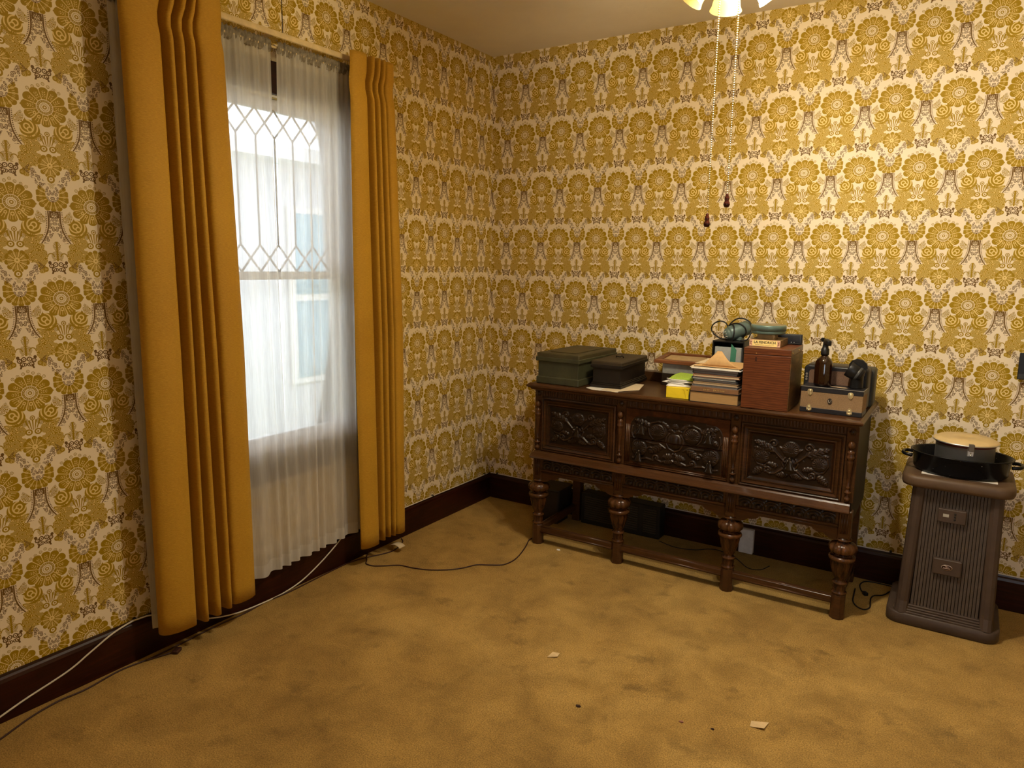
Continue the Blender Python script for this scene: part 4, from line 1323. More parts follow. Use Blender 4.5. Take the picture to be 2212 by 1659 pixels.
specs = [(0.010, (0.13, 0.12, 0.11), (0.30, 0.29, 0.26), 'grey-green thin book directly above the brown gilt book', 1.520, 1.728),
         (0.011, (0.45, 0.28, 0.13), (0.66, 0.52, 0.32), 'tan book second above the brown gilt book', 1.522, 1.724),
         (0.012, (0.05, 0.055, 0.06), (0.40, 0.38, 0.34), 'dark grey book above the lower tan book', 1.520, 1.720),
         (0.011, (0.03, 0.05, 0.055), (0.55, 0.50, 0.40), 'black-green book in the middle of the book stack', 1.514, 1.716),
         (0.013, (0.42, 0.17, 0.08), (0.70, 0.56, 0.34), 'orange-edged book with yellowed pages in the stack', 1.519, 1.730),
         (0.012, (0.055, 0.05, 0.05), (0.32, 0.29, 0.26), 'charcoal book below the top grey one', 1.517, 1.722),
         (0.012, (0.10, 0.075, 0.07), (0.36, 0.30, 0.25), 'dull brown-grey book below the white magazines', 1.518, 1.726)]
for i, (th, cc, pc, lab, xa, xb) in enumerate(specs):
    book(lab, xa, xb, -0.580+0.004*(i % 3), -0.340, ZB, th, cc, pc, rnd.uniform(-0.015, 0.035)); ZB += th+0.0002
def flat_stack(label, x0, x1, y0, y1, z, th, mat, rz, name='magazine', cat='magazine'):
    o = obj(name, MB().box(-(x1-x0)/2, (x1-x0)/2, -(y1-y0)/2, (y1-y0)/2, 0, th, 0.0006), mat)
    o.location = ((x0+x1)/2, (y0+y1)/2, z); o.rotation_euler = (0, 0, rz)
    return tag(o, label, cat, 'papers on top of the book stack')
flat_stack('white magazine lying on top of the hardback books', 1.510, 1.735, -0.590, -0.330, ZB, 0.0045, M_WHITEPAPER, 0.02); ZB += 0.0047
flat_stack('second white booklet under the black folder', 1.500, 1.722, -0.585, -0.330, ZB, 0.0035, M_CREAMPAPER, 0.05); ZB += 0.0037
flat_stack('thin black folder under the kraft envelope', 1.520, 1.735, -0.580, -0.340, ZB, 0.0022, cover_mat((0.012, 0.012, 0.013)), 0.0, 'folder', 'folder'); ZB += 0.0024
flat_stack('tan card sheet directly below the kraft envelope', 1.522, 1.738, -0.578, -0.345, ZB, 0.0016, M_KRAFT, -0.03, 'card_sheet', 'card'); ZB += 0.0018
# crumpled page edges poking out at the left
cp_ = MB()
for q in range(5):
    cp_.prism([(1.500+0.008*q, -0.50+0.03*q), (1.560, -0.47+0.02*q), (1.560, -0.36), (1.515, -0.36)], ZB+0.0005+0.0022*q, ZB+0.0012+0.0022*q+0.0008, 'z')
tag(obj('loose_papers', cp_, M_CREAMPAPER), 'curled cream loose papers at the left of the kraft envelope', 'papers')
# kraft envelope with raised flap
t = thing('kraft_envelope', 'kraft envelope with raised pointed flap on the book stack', 'envelope', (1.625, -0.49, ZB))
obj('envelope_body', MB().box(1.565, 1.735, -0.565, -0.380, ZB, ZB+0.0012), M_KRAFT, t, world=True)
fl = []
for i in range(9):
    v = i/8
    row = []
    for j in range(13):
        u = j/12
        half = 0.083*(1-v**1.15)+0.010*v
        bow = 0.012*math.sin(PI*v)
        row.append((1.634-0.012*v+(2*u-1)*half, -0.560+0.030*v-bow, ZB+0.0014+0.066*v-0.010*abs(2*u-1)**2*math.sin(PI*v)))
    fl.append(row)
obj('flap', MB().grid(fl), M_KRAFT, t, world=True, solid=0.0008, recalc=False)

# black box file with papers behind the books
M_BLACK = plain('black_plastic', (0.008, 0.0075, 0.0075), 0.4, var=0.2)
t = thing('file_box', 'open-fronted black box file with papers behind the book stack', 'box', (1.592, -0.215, TOPZ))
for a in ((1.515, 1.521, -0.295, -0.140, 0.900, 1.152), (1.664, 1.670, -0.295, -0.140, 0.900, 1.152), (1.521, 1.664, -0.146, -0.140, 0.900, 1.152), (1.515, 1.670, -0.295, -0.140, 1.152, 1.158), (1.521, 1.664, -0.295, -0.146, 0.900, 0.906)):
    obj('panel', MB().box(*a, 0.001), M_BLACK, t, world=True)
tag(obj('booklet', MB().box(1.526, 1.655, -0.285, -0.255, 0.9065, 1.128, 0.001), plain('booklet_pale_grey', (0.34, 0.36, 0.35), 0.7)), 'pale grey booklet standing in the black box file', 'booklet')
tag(obj('booklet', MB().prism([(1.600, 0.9065), (1.625, 0.9065), (1.632, 1.118), (1.606, 1.146)], -0.2868, -0.2855), plain('booklet_green', (0.05, 0.20, 0.13), 0.6)), 'dark green leaflet standing in front in the black box file', 'booklet')

# grey-green motor unit with coiled black cord
M_TEAL = plain('enamel_grey_green', (0.115, 0.165, 0.150), 0.38, 0.2, var=0.15)
t = thing('hand_motor', 'grey-green round hand motor with tangled black cord on the black file box', 'appliance', (1.60, -0.22, 1.158))
_f = Vector((0.72, 0.58, 0.30)).normalized()                  # motor axis; its vented face looks to the lower left
AX = T(1.618, -0.218, 1.207) @ _f.to_track_quat('Z', 'Y').to_matrix().to_4x4()
obj('housing', MB().lathe([(0.026, -0.056), (0.034, -0.050), (0.036, -0.044), (0.036, 0.052), (0.033, 0.058), (0.001, 0.060)], 32, AX), M_TEAL, t, world=True)
obj('vent_cap', MB().lathe([(0.001, -0.076), (0.012, -0.075), (0.022, -0.070), (0.030, -0.060), (0.032, -0.050)], 32, AX, lobes=14, lobe_amp=0.06), M_TEAL, t, world=True)
vt = MB()
for k in range(9):
    a = 2*PI*k/9
    vt.tube([AX @ Vector((0.010*math.cos(a), 0.010*math.sin(a), -0.0765)), AX @ Vector((0.023*math.cos(a), 0.023*math.sin(a), -0.0705))], 0.0016, 6)
obj('vent_slots', vt, plain('vent_light_metal', (0.6, 0.6, 0.55), 0.4, 0.5), t, world=True)
obj('support_foot', MB().box(1.592, 1.640, -0.240, -0.190, 1.1582, 1.178, 0.003), M_TEAL, t, world=True)
M_CORD = plain('cord_black_rubber', (0.010, 0.009, 0.009), 0.5)
loop1 = [(1.640, -0.235, 1.163), (1.580, -0.240, 1.161), (1.541, -0.235, 1.163), (1.512, -0.230, 1.176), (1.487, -0.225, 1.200), (1.488, -0.225, 1.222), (1.503, -0.225, 1.240), (1.530, -0.225, 1.249), (1.556, -0.225, 1.240), (1.569, -0.225, 1.214), (1.570, -0.228, 1.186), (1.572, -0.235, 1.165)]
loop2 = [(1.572, -0.235, 1.168), (1.566, -0.230, 1.200), (1.574, -0.228, 1.232), (1.600, -0.225, 1.260), (1.634, -0.225, 1.268), (1.668, -0.225, 1.254), (1.684, -0.235, 1.228), (1.682, -0.250, 1.190), (1.668, -0.255, 1.166), (1.640, -0.258, 1.162)]
loop3 = [AX @ Vector((0.040*math.cos(a), 0.040*math.sin(a), -0.010-0.03*math.cos(a))) for a in [i*0.45 for i in range(15)]]
loop4 = [AX @ Vector((0.044*math.cos(a), 0.041*math.sin(a), -0.045+0.02*math.sin(a))) for a in [i*0.45 for i in range(15)]]
for lp in (loop1, loop2, loop3, loop4):
    obj('power_cord', MB().tube(catmull([(a_[0], a_[1], max(a_[2], 1.1622)) for a_ in lp], 6), 0.0034, 8), M_CORD, t, world=True)

# tall wooden box
def grain_wood(name, d, l):
    m, nt, b = new_mat(name)
    tc = tex_coord(nt)
    mp = nt.nodes.new('ShaderNodeMapping'); mp.inputs['Scale'].default_value = (2.2, 2.2, 13.0); nt.links.new(tc, mp.inputs[0])
    w = nt.nodes.new('ShaderNodeTexWave'); w.bands_direction = 'Z'; w.inputs['Scale'].default_value = 2.4; w.inputs['Distortion'].default_value = 9.0; w.inputs['Detail'].default_value = 3.0; w.inputs['Detail Scale'].default_value = 1.4
    nt.links.new(mp.outputs[0], w.inputs[0])
    f = noise(nt, tc, 6, 5, 0.6, 0.2, (4, 4, 60))
    c = mixc(nt, 0.45, ramp(nt, w.outputs['Fac'], [(0.2, d), (0.8, l)]), ramp(nt, f, [(0.3, d), (0.7, l)]))
    nt.links.new(c, b.inputs['Base Color']); b.inputs['Roughness'].default_value = 0.36
    bump(nt, b, f, 0.05, 0.002)
    return m
M_REDWOOD = grain_wood('box_red_oak_varnish', (0.055, 0.0120, 0.0030), (0.150, 0.041, 0.0105))
M_BOXSIDE = wood('box_end_grain_brown', (0.05, 0.022, 0.008), (0.20, 0.105, 0.035), (4, 4, 20), 3, 0.4)
t = thing('wooden_case', 'tall reddish varnished wooden box with keyhole beside the book stack', 'box', (1.842, -0.447, TOPZ), 0.03)
obj('body', MB().box(-0.098, 0.098, -0.150, 0.150, 0.0, 0.239, 0.002), M_REDWOOD, t)
obj('lid', MB().box(-0.0985, 0.0985, -0.1505, 0.1505, 0.2405, 0.268, 0.002), M_REDWOOD, t)
obj('end_board', MB().box(0.098, 0.1005, -0.149, 0.149, 0.001, 0.238), M_BOXSIDE, t)
kh = MB().sphere((-0.045, -0.1500, 0.245), 0.0028, 8, 6)
obj('latch_pin', kh, M_BRASS, t)
obj('keyhole', MB().prism([(-0.049, 0.210), (-0.041, 0.210), (-0.0425, 0.222), (-0.041, 0.226), (-0.045, 0.230), (-0.049, 0.226), (-0.0475, 0.222)], -0.1508, -0.1498), plain('keyhole_dark', (0.03, 0.008, 0.004), 0.6), t)
for q in range(2):
    obj('hinge_screw', MB().sphere((0.0995, -0.120+0.16*q, 0.252), 0.003, 8, 6), M_BRASS, t)

# cigar box, little carton, film tin, leather case
WZ = TOPZ+0.268+0.0004
M_CIGAR = wood('cigar_box_cedar', (0.10, 0.055, 0.02), (0.30, 0.18, 0.07), (3, 20, 20), 3, 0.6)
t = thing('cigar_box', 'flat cedar cigar box with yellow printed end label on the tall wooden box', 'cigar box', (1.815, -0.445, WZ), 0.03)
obj('body', MB().box(-0.0665, 0.0665, -0.085, 0.085, 0.0, 0.026, 0.001), M_CIGAR, t)
obj('lid', MB().box(-0.0670, 0.0670, -0.0855, 0.0855, 0.0265, 0.0305, 0.001), M_CIGAR, t)
lab = obj('end_label', MB().box(-0.0655, 0.0655, -0.0862, -0.0850, 0.001, 0.0298), plain('label_pale_rose', (0.72, 0.42, 0.27), 0.6, var=0.25, nscale=120), t)
obj('label_field', MB().box(-0.0525, 0.0525, -0.0866, -0.0862, 0.0025, 0.0285), plain('label_yellow', (0.86, 0.66, 0.24), 0.6, var=0.06), lab)
for sx in (-1, 1):
    obj('label_flourish', MB().prism([(sx*0.054, 0.006), (sx*0.063, 0.012), (sx*0.060, 0.016), (sx*0.063, 0.024), (sx*0.055, 0.022), (sx*0.058, 0.015)], -0.0867, -0.0862), plain('label_brown_ink', (0.22, 0.08, 0.03), 0.6), lab)
M_INK = plain('ink_dark_brown', (0.035, 0.016, 0.008), 0.6)
text_mesh('lettering', 'LA FENDRICH', 0.0150, M_INK, t, T(0, -0.0868, 0.0190) @ Matrix.Rotation(PI/2, 4, 'X'), bold=0.00038)
sm_ = MB()
rnd = random.Random(9)
xx = -0.040
while xx < 0.040:                                            # small print, too fine to read
    w_ = rnd.uniform(0.0015, 0.0045)
    sm_.box(xx, xx+w_, -0.0869, -0.0866, 0.0068, 0.0086); xx += w_+0.0012
obj('fine_print', sm_, plain('ink_faded', (0.34, 0.20, 0.05), 0.6), t)
t = thing('small_carton', 'little tan cardboard carton between the cigar box and film tin', 'box', (1.812, -0.460, WZ+0.0308), 0.03)
obj('carton', MB().box(-0.037, 0.037, -0.040, 0.040, 0.0, 0.0215, 0.001), plain('carton_tan', (0.30, 0.20, 0.085), 0.7, var=0.2), t)
obj('torn_flap', MB().prism([(0.026, 0.0215), (0.037, 0.0215), (0.040, 0.012), (0.033, 0.004), (0.030, 0.014)], -0.0418, -0.0402), plain('carton_torn_edge', (0.45, 0.33, 0.18), 0.8), t)
t = thing('film_tin', 'round grey-green film tin on top of the cigar box', 'tin', (1.812, -0.455, WZ+0.0526))
M_TIN = plain('tin_grey_green_enamel', (0.125, 0.185, 0.155), 0.36, 0.3, var=0.1)
M_TINTOP = plain('tin_worn_lid', (0.26, 0.22, 0.12), 0.42, 0.3, var=0.2)
obj('base', MB().lathe([(0.066, 0.0), (0.072, 0.003), (0.0735, 0.008), (0.0735, 0.022)], 56, T()), M_TIN, t)
ld = obj('lid', MB().lathe([(0.0760, 0.016), (0.0762, 0.036), (0.074, 0.040), (0.070, 0.0405)], 56, T()), M_TIN, t)
obj('lid_top', MB().lathe([(0.070, 0.0400), (0.068, 0.0395), (0.064, 0.0415), (0.001, 0.0420)], 56, T()), M_TINTOP, ld)
t = thing('leather_case', 'slim black leather case standing on edge behind the cigar box', 'case', (1.862, -0.336, WZ), 0.03)
obj('case_body', MB().box(-0.075, 0.075, -0.010, 0.010, 0.0, 0.047, 0.003, 2), plain('leather_black', (0.014, 0.014, 0.016), 0.45, var=0.3, nscale=90, bmp=0.3), t)
st_ = MB()
for (a, b_) in (((-0.068, 0.005), (0.068, 0.005)), ((0.068, 0.005), (0.068, 0.042)), ((0.068, 0.042), (-0.068, 0.042)), ((-0.068, 0.042), (-0.068, 0.005))):
    st_.tube([(a[0], -0.0104, a[1]), (b_[0], -0.0104, b_[1])], 0.0005, 5)
obj('stitching', st_, plain('stitch_grey', (0.12, 0.12, 0.12), 0.8), t)
for q in (0, 1):
    obj('snap_stud', MB().sphere((0.030+0.012*q, -0.0105, 0.010), 0.0022, 8, 6), plain('stud_steel', (0.6, 0.6, 0.6), 0.3, 1.0), t)

# tweed recorder case in front, darker cases behind it
def tweed(name, a, b):
    m, nt, bs = new_mat(name)
    tc = tex_coord(nt); f = noise(nt, tc, 300, 2, 0.8); g = noise(nt, tc, 12, 3)
    c = mixc(nt, 0.3, ramp(nt, f, [(0.32, a), (0.68, b)]), ramp(nt, g, [(0.3, a), (0.7, b)]))
    nt.links.new(c, bs.inputs['Base Color']); bs.inputs['Roughness'].default_value = 0.85; bump(nt, bs, f, 0.4, 0.002)
    return m
M_TWEED = tweed('tweed_tan', (0.15, 0.085, 0.035), (0.33, 0.20, 0.09))
M_BAND = plain('leatherette_black', (0.016, 0.015, 0.017), 0.4, var=0.25, nscale=120, bmp=0.2)
M_LATCH = plain('latch_brass_nickel', (0.92, 0.82, 0.52), 0.3, 0.85, var=0.1)
CX_, CY_ = 2.1075, -0.470
t = thing('recorder_case', 'tan tweed carrying case with black bands and four brass latches', 'case', (CX_, CY_, TOPZ), -0.02)
HW, HD, HH = 0.1225, 0.060, 0.112
obj('body', MB().box(-HW, HW, -HD, HD, 0.020, HH-0.020, 0.001), M_TWEED, t)
obj('lower_band', MB().box(-HW-0.001, HW+0.001, -HD-0.001, HD+0.001, 0.0, 0.022, 0.002), M_BAND, t)
obj('upper_band', MB().box(-HW-0.001, HW+0.001, -HD-0.001, HD+0.001, HH-0.023, HH-0.001, 0.002), M_BAND, t)
obj('piping', MB().tube([(-HW, -HD-0.001, HH-0.001), (HW, -HD-0.001, HH-0.001), (HW+0.001, HD, HH-0.001)], 0.0016, 6), plain('piping_grey', (0.22, 0.20, 0.17), 0.5), t)
def latch(x, z, up):
    m_ = MB()
    s = 1 if up else -1
    pl_ = [(-0.011, 0.006), (-0.0095, 0.011), (-0.005, 0.014), (0.0, 0.015), (0.005, 0.014), (0.0095, 0.011), (0.011, 0.006), (0.009, -0.006), (0.004, -0.013), (0.0, -0.015), (-0.004, -0.013), (-0.009, -0.006)]
    m_.prism([(x+a, z+s*b) for a, b in pl_], -HD-0.0026, -HD-0.0008)
    l = obj('latch', m_, M_LATCH, t)
    k_ = MB().tube([(x-0.007, -HD-0.0042, z+s*0.007), (x, -HD-0.0052, z+s*0.009), (x+0.007, -HD-0.0042, z+s*0.007)], 0.0018, 8)
    k_.box(x-0.0035, x+0.0035, -HD-0.0062, -HD-0.0026, z-0.009, z+0.006, 0.001)
    obj('latch_tongue', k_, M_LATCH, l)
for (x, z, up) in ((-0.085, HH-0.024, True), (0.075, HH-0.024, True), (-0.085, 0.021, False), (0.075, 0.021, False)): latch(x, z, up)
bd = obj('oval_badge', MB().lathe([(0.011, 0.0), (0.011, 0.0016)], 28, T(-0.004, -HD-0.0005, 0.056) @ Matrix.Rotation(PI/2, 4, 'X'), sx=0.85, sy=1.15), plain('badge_dark', (0.03, 0.022, 0.016), 0.4), t)
em = MB().tube([(-0.009, -HD-0.0026, 0.061), (-0.009, -HD-0.0026, 0.051), (-0.004, -HD-0.0026, 0.050), (-0.003, -HD-0.0026, 0.054)], 0.0009, 6)
em.tube([(-0.002, -HD-0.0026, 0.062), (0.003, -HD-0.0026, 0.061), (0.000, -HD-0.0026, 0.057), (0.003, -HD-0.0026, 0.052), (-0.001, -HD-0.0026, 0.050)], 0.0009, 6)
obj('badge_monogram', em, plain('badge_silver', (0.55, 0.48, 0.36), 0.35, 0.8), bd)
def tall_case(label, x0, x1, y0, y1, zt, panel, band, r):
    t = thing('speaker_case', label, 'case', ((x0+x1)/2, (y0+y1)/2, TOPZ))
    pts = rrect(x0, x1, TOPZ, zt, r)
    m_ = MB()
    prof = []
    loops = [[(x, y0, z) for x, z in rrect(x0+0.006, x1-0.006, TOPZ+0.002, zt-0.006, r)], [(x, y0+0.006, z) for x, z in pts], [(x, y1-0.006, z) for x, z in pts], [(x, y1, z) for x, z in rrect(x0+0.006, x1-0.006, TOPZ+0.002, zt-0.006, r)]]
    obj('shell', loft(loops), band, t, world=True)
    if panel:
        obj('grille_cloth', MB().prism(rrect(x0+0.022, x1-0.022, TOPZ+0.02, zt-0.020, 0.012), y0-0.002, y0+0.004), panel, t, world=True)
    return t
M_TWEED2 = tweed('grille_cloth_rose_brown', (0.09, 0.045, 0.025), (0.19, 0.105, 0.060))
t2 = tall_case('upright black case with rose-brown cloth front behind the spray bottle', 1.968, 2.226, -0.402, -0.262, 1.090, M_TWEED2, M_BAND, 0.018)
pl = MB()
for z in (1.025, 1.037, 1.049):
    pl.lathe([(0.0050, 0.0), (0.0050, 0.002)], 14, T(1.980, -0.4025, z) @ Matrix.Rotation(PI/2, 4, 'X'))
obj('jack_ring', pl, plain('jack_nickel', (0.6, 0.58, 0.5), 0.3, 0.9), t2, world=True)
tall_case('lower black case rearmost behind the rose-brown cloth case', 1.990, 2.2375, -0.250, -0.135, 1.072, None, plain('case_dark_grey_green', (0.045, 0.045, 0.036), 0.5, var=0.2), 0.014)

# amber spray bottle
def amber():
    m, nt, b = new_mat('bottle_amber_glass')
    b.inputs['Base Color'].default_value = (0.022, 0.006, 0.0015, 1); b.inputs['Roughness'].default_value = 0.08
    b.inputs['Transmission Weight'].default_value = 0.35; b.inputs['IOR'].default_value = 1.48
    b.inputs['Coat Weight'].default_value = 0.5; b.inputs['Coat Roughness'].default_value = 0.05
    return m
CTZ = TOPZ+HH
t = thing('spray_bottle', 'amber glass spray bottle with black trigger on the tweed case', 'bottle', (2.058, -0.472, CTZ))
obj('glass_body', MB().lathe([(0.030, 0.0), (0.0355, 0.004), (0.0362, 0.012), (0.0362, 0.090), (0.0340, 0.104), (0.027, 0.117), (0.018, 0.125), (0.0135, 0.130), (0.0130, 0.136)], 40, T()), amber(), t)
hd = obj('trigger_head', MB().lathe([(0.0165, 0.134), (0.0170, 0.140), (0.0165, 0.160), (0.013, 0.163), (0.011, 0.175), (0.0105, 0.190)], 28, T()), M_BLACK, t)
SP = Matrix.Rotation(math.radians(-62), 4, 'Z')
obj('nozzle', MB().box(-0.030, 0.018, -0.0095, 0.0095, 0.180, 0.203, 0.004, 2, SP @ Matrix.Rotation(0.14, 4, 'Y')), M_BLACK, hd)
obj('nozzle_tip', MB().lathe([(0.0085, -0.044), (0.009, -0.030)], 16, SP @ T(0, 0, 0.196) @ Matrix.Rotation(PI/2, 4, 'Y')), M_BLACK, hd)
obj('trigger', MB().tube([SP @ Vector((-0.014, 0, 0.184)), SP @ Vector((-0.024, 0, 0.172)), SP @ Vector((-0.026, 0, 0.158)), SP @ Vector((-0.030, 0, 0.146))], 0.0042, 8), M_BLACK, hd)
# black hose nozzle
t = thing('hose_nozzle', 'black plastic hose nozzle with angled wide head standing on the tweed case', 'nozzle', (2.190, -0.455, CTZ))
obj('tube', MB().lathe([(0.026, 0.0), (0.0265, 0.003), (0.0255, 0.052), (0.028, 0.056), (0.027, 0.072), (0.020, 0.080)], 28, T()), M_BLACK, t)
HM = T(-0.006, -0.004, 0.066) @ Matrix.Rotation(math.radians(-62), 4, 'Y')
obj('angled_collar', MB().lathe([(0.022, -0.030), (0.029, -0.024), (0.030, -0.004), (0.033, 0.0), (0.034, 0.030), (0.032, 0.034), (0.028, 0.034), (0.027, 0.006), (0.001, 0.004)], 28, HM), M_BLACK, t)
obj('collar_ring', MB().lathe([(0.0308, -0.016), (0.0318, -0.014), (0.0318, -0.008), (0.0308, -0.006)], 28, HM, cap=False), plain('nozzle_ring_grey', (0.05, 0.05, 0.048), 0.35), t)
obj('hood', MB().prism([(-0.034, 0.078), (-0.036, 0.100), (-0.026, 0.116), (-0.006, 0.124), (0.016, 0.120), (0.032, 0.106), (0.038, 0.088), (0.026, 0.074), (0.0, 0.080)], 0.004, 0.022), M_BLACK, t)
tag(obj('scrap_label', wavy(2.098, 2.160, -0.500, -0.480, CTZ+0.0005, 0.0015, 0.0012, 0.05, 8, 4), plain('scrap_paper_brown', (0.33, 0.24, 0.15), 0.8)), 'small crumpled paper strip on the tweed case beside the bottle', 'paper')

# ------------------------------------------------------------------ humidifier with pans
M_HUM = plain('humidifier_brown_plastic', (0.062, 0.039, 0.026), 0.5, var=0.12, nscale=20)
M_HUMTOP = plain('humidifier_tan_top', (0.098, 0.058, 0.031), 0.5, var=0.12, nscale=16)
M_HUMSLAT = plain('humidifier_slat', (0.072, 0.052, 0.038), 0.55, var=0.15, nscale=90, bmp=0.1)
t = thing('humidifier', 'brown pedestal humidifier with ribbed front to the right of the sideboard', 'humidifier', (2.595, -0.245, 0.0))
def hu(name, mb, mat, parent=None, **k): return obj(name, mb, mat, parent or t, world=True, **k)
hb = [(0.0, 0.000, 0.0), (0.000, 0.004, 0.0), (0.000, 0.046, 0.0), (0.006, 0.054, 0.0)]
hu('base', slab(2.385, 2.803, -0.432, -0.060, 0.0, 0.052, 0.055, 0.006), M_HUM)
for i in range(4):                                             # stepped foot under the ribs
    hu('foot_step', slab(2.412+0.008*i, 2.775-0.006*i, -0.425+0.006*i, -0.075, 0.050+0.009*i, 0.060+0.009*i, 0.030, 0.002), M_HUM)
def lerp(a, b, k): return a+(b-a)*k
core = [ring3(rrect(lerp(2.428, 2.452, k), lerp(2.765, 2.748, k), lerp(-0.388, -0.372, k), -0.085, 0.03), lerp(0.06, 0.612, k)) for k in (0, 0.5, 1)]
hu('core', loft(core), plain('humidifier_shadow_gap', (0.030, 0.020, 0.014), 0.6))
for (xb, xt, s) in ((2.444, 2.462, -1), (2.752, 2.738, 1)):
    prof = [(-0.026, -0.040), (-0.022, -0.052), (-0.010, -0.060), (0.006, -0.062), (0.018, -0.056), (0.024, -0.046), (0.026, 0.10), (0.024, 0.26), (-0.026, 0.26)]
    loops = []
    for (z, cx, dy) in ((0.052, xb, -0.020), (0.10, lerp(xb, xt, 0.1), -0.006), (0.612, xt, 0.012)):
        loops.append([(cx-s*px if s < 0 else cx+px*-1 if False else cx+(px if s > 0 else -px), -0.350+py+dy, z) for px, py in prof])
    hu('side_pillar', loft(loops, False), M_HUM)
NS = 20
for i in range(NS):
    u0, u1 = (i+0.10)/NS, (i+0.90)/NS
    p = [(lerp(2.474, 2.722, u0), lerp(2.474, 2.722, u1), 0.083, -0.400), (lerp(2.482, 2.716, u0), lerp(2.482, 2.716, u1), 0.612, -0.386)]
    vs_ = []
    for (xa, xb, z, y) in p:
        vs_ += [(xa, y+0.018, z), (xa, y, z), (xb, y, z), (xb, y+0.018, z)]
    hu('slat', MB().add(vs_, [(0, 1, 5, 4), (1, 2, 6, 5), (2, 3, 7, 6), (3, 0, 4, 7), (0, 3, 2, 1), (4, 5, 6, 7)]), M_HUMSLAT)
hu('top', loft([ring3(rrect(2.408, 2.782, -0.416, -0.068, 0.05), 0.612), ring3(rrect(2.397, 2.792, -0.426, -0.057, 0.055), 0.616), ring3(rrect(2.392, 2.797, -0.431, -0.052, 0.06), 0.628), ring3(rrect(2.392, 2.797, -0.431, -0.052, 0.06), 0.648), ring3(rrect(2.396, 2.793, -0.427, -0.056, 0.057), 0.657), ring3(rrect(2.406, 2.783, -0.417, -0.066, 0.05), 0.662)]), M_HUMTOP)
cpn = hu('control_panel', MB().box(2.538, 2.640, -0.4070, -0.384, 0.477, 0.534, 0.003), M_HUM)
hu('display', MB().box(2.557, 2.578, -0.4078, -0.4065, 0.501, 0.514), plain('display_pale', (0.46, 0.42, 0.34), 0.4), cpn)
for z in (0.518, 0.506, 0.494):
    hu('button', MB().lathe([(0.0042, 0.0), (0.0040, 0.0015), (0.0030, 0.0022)], 14, T(2.600, -0.4068, z) @ Matrix.Rotation(PI/2, 4, 'X')), plain('button_black', (0.012, 0.010, 0.009), 0.4), cpn)
lpn = hu('badge_panel', MB().box(2.541, 2.644, -0.4110, -0.388, 0.250, 0.318, 0.003), M_HUM)
BM = T(2.592, -0.4108, 0.285) @ Matrix.Rotation(PI/2, 4, 'X')
hu('badge_rim', MB().lathe([(0.0205, 0.0), (0.0205, 0.0016), (0.0185, 0.0020)], 36, BM, sx=1.0, sy=0.56), plain('badge_chrome', (0.55, 0.46, 0.42), 0.3, 0.8), lpn)
bf = hu('badge_field', MB().lathe([(0.0183, 0.0012), (0.0183, 0.0022)], 36, BM, sx=1.0, sy=0.54), plain('badge_dark_red', (0.022, 0.008, 0.006), 0.35), lpn)
bmk = MB()
for q, (dx, w_, h_) in enumerate(((-0.0125, 0.0022, 0.0030), (-0.0092, 0.0018, 0.0032), (-0.0060, 0.0026, 0.0030), (-0.0020, 0.0022, 0.0028), (0.0015, 0.0022, 0.0028), (0.0052, 0.0026, 0.0030), (0.0090, 0.0030, 0.0030))):
    bmk.box(2.592+dx, 2.592+dx+w_, -0.4136, -0.4129, 0.2835-h_, 0.2835+h_*0.4)
bmk.box(2.5905, 2.5935, -0.4136, -0.4129, 0.2868, 0.2925).box(2.5955, 2.5975, -0.4136, -0.4129, 0.2870, 0.2915).box(2.5865, 2.5885, -0.4136, -0.4129, 0.2880, 0.2920)
hu('badge_marks', bmk, plain('badge_rose_print', (0.50, 0.36, 0.30), 0.5), bf)

sheet('paper_sheet', 'white paper sheet under the black roasting pan', [(2.462, -0.372), (2.732, -0.374), (2.732, -0.150), (2.464, -0.150)], 0.6622, 0.001, M_WHITEPAPER)
def enamel():
    m, nt, b = new_mat('enamel_black_speckled')
    tc = tex_coord(nt)
    v = nt.nodes.new('ShaderNodeTexVoronoi'); v.inputs['Scale'].default_value = 42.0; nt.links.new(tc, v.inputs['Vector'])
    nt.links.new(ramp(nt, v.outputs['Distance'], [(0.045, (0.55, 0.55, 0.55)), (0.07, (0.006, 0.006, 0.007))]), b.inputs['Base Color'])
    b.inputs['Roughness'].default_value = 0.25; b.inputs['Specular IOR Level'].default_value = 0.16
    return m
M_ENAMEL = enamel()
PZ = 0.6634
t = thing('roasting_pan', 'black speckled enamel oval roasting pan on the humidifier', 'pan', (2.597, -0.262, PZ))
RAT = 0.145
def oval(prof): return MB().lathe(prof, 64, T(), sx=1.0, sy=0.76)
obj('pan_body', oval([(0.001, 0.0), (0.155, 0.0), (0.166, 0.004), (0.174, 0.014), (0.181, 0.078), (0.189, 0.081), (0.190, 0.084), (0.187, 0.086), (0.179, 0.083), (0.168, 0.016), (0.158, 0.006), (0.001, 0.005)]), M_ENAMEL, t)
for s in (-1, 1):
    obj('handle', MB().tube(catmull([(s*0.178, -0.045, 0.058), (s*0.203, -0.040, 0.060), (s*0.214, -0.020, 0.061), (s*0.216, 0.0, 0.061), (s*0.214, 0.020, 0.061), (s*0.203, 0.040, 0.060), (s*0.178, 0.045, 0.058)], 5), 0.0075, 8), M_ENAMEL, t)
M_STEEL = plain('steel_brushed', (0.66, 0.64, 0.60), 0.36, 0.9, var=0.1, nscale=8)
t = thing('saucepan', 'steel saucepan with cream lid standing in the black roasting pan', 'saucepan', (2.607, -0.245, PZ+0.0056), 0.0)
obj('pot_body', MB().lathe([(0.001, 0.0), (0.098, 0.0), (0.106, 0.004), (0.109, 0.012), (0.109, 0.122), (0.1115, 0.125), (0.1085, 0.127), (0.106, 0.124), (0.105, 0.014), (0.001, 0.006)], 56, T()), M_STEEL, t)
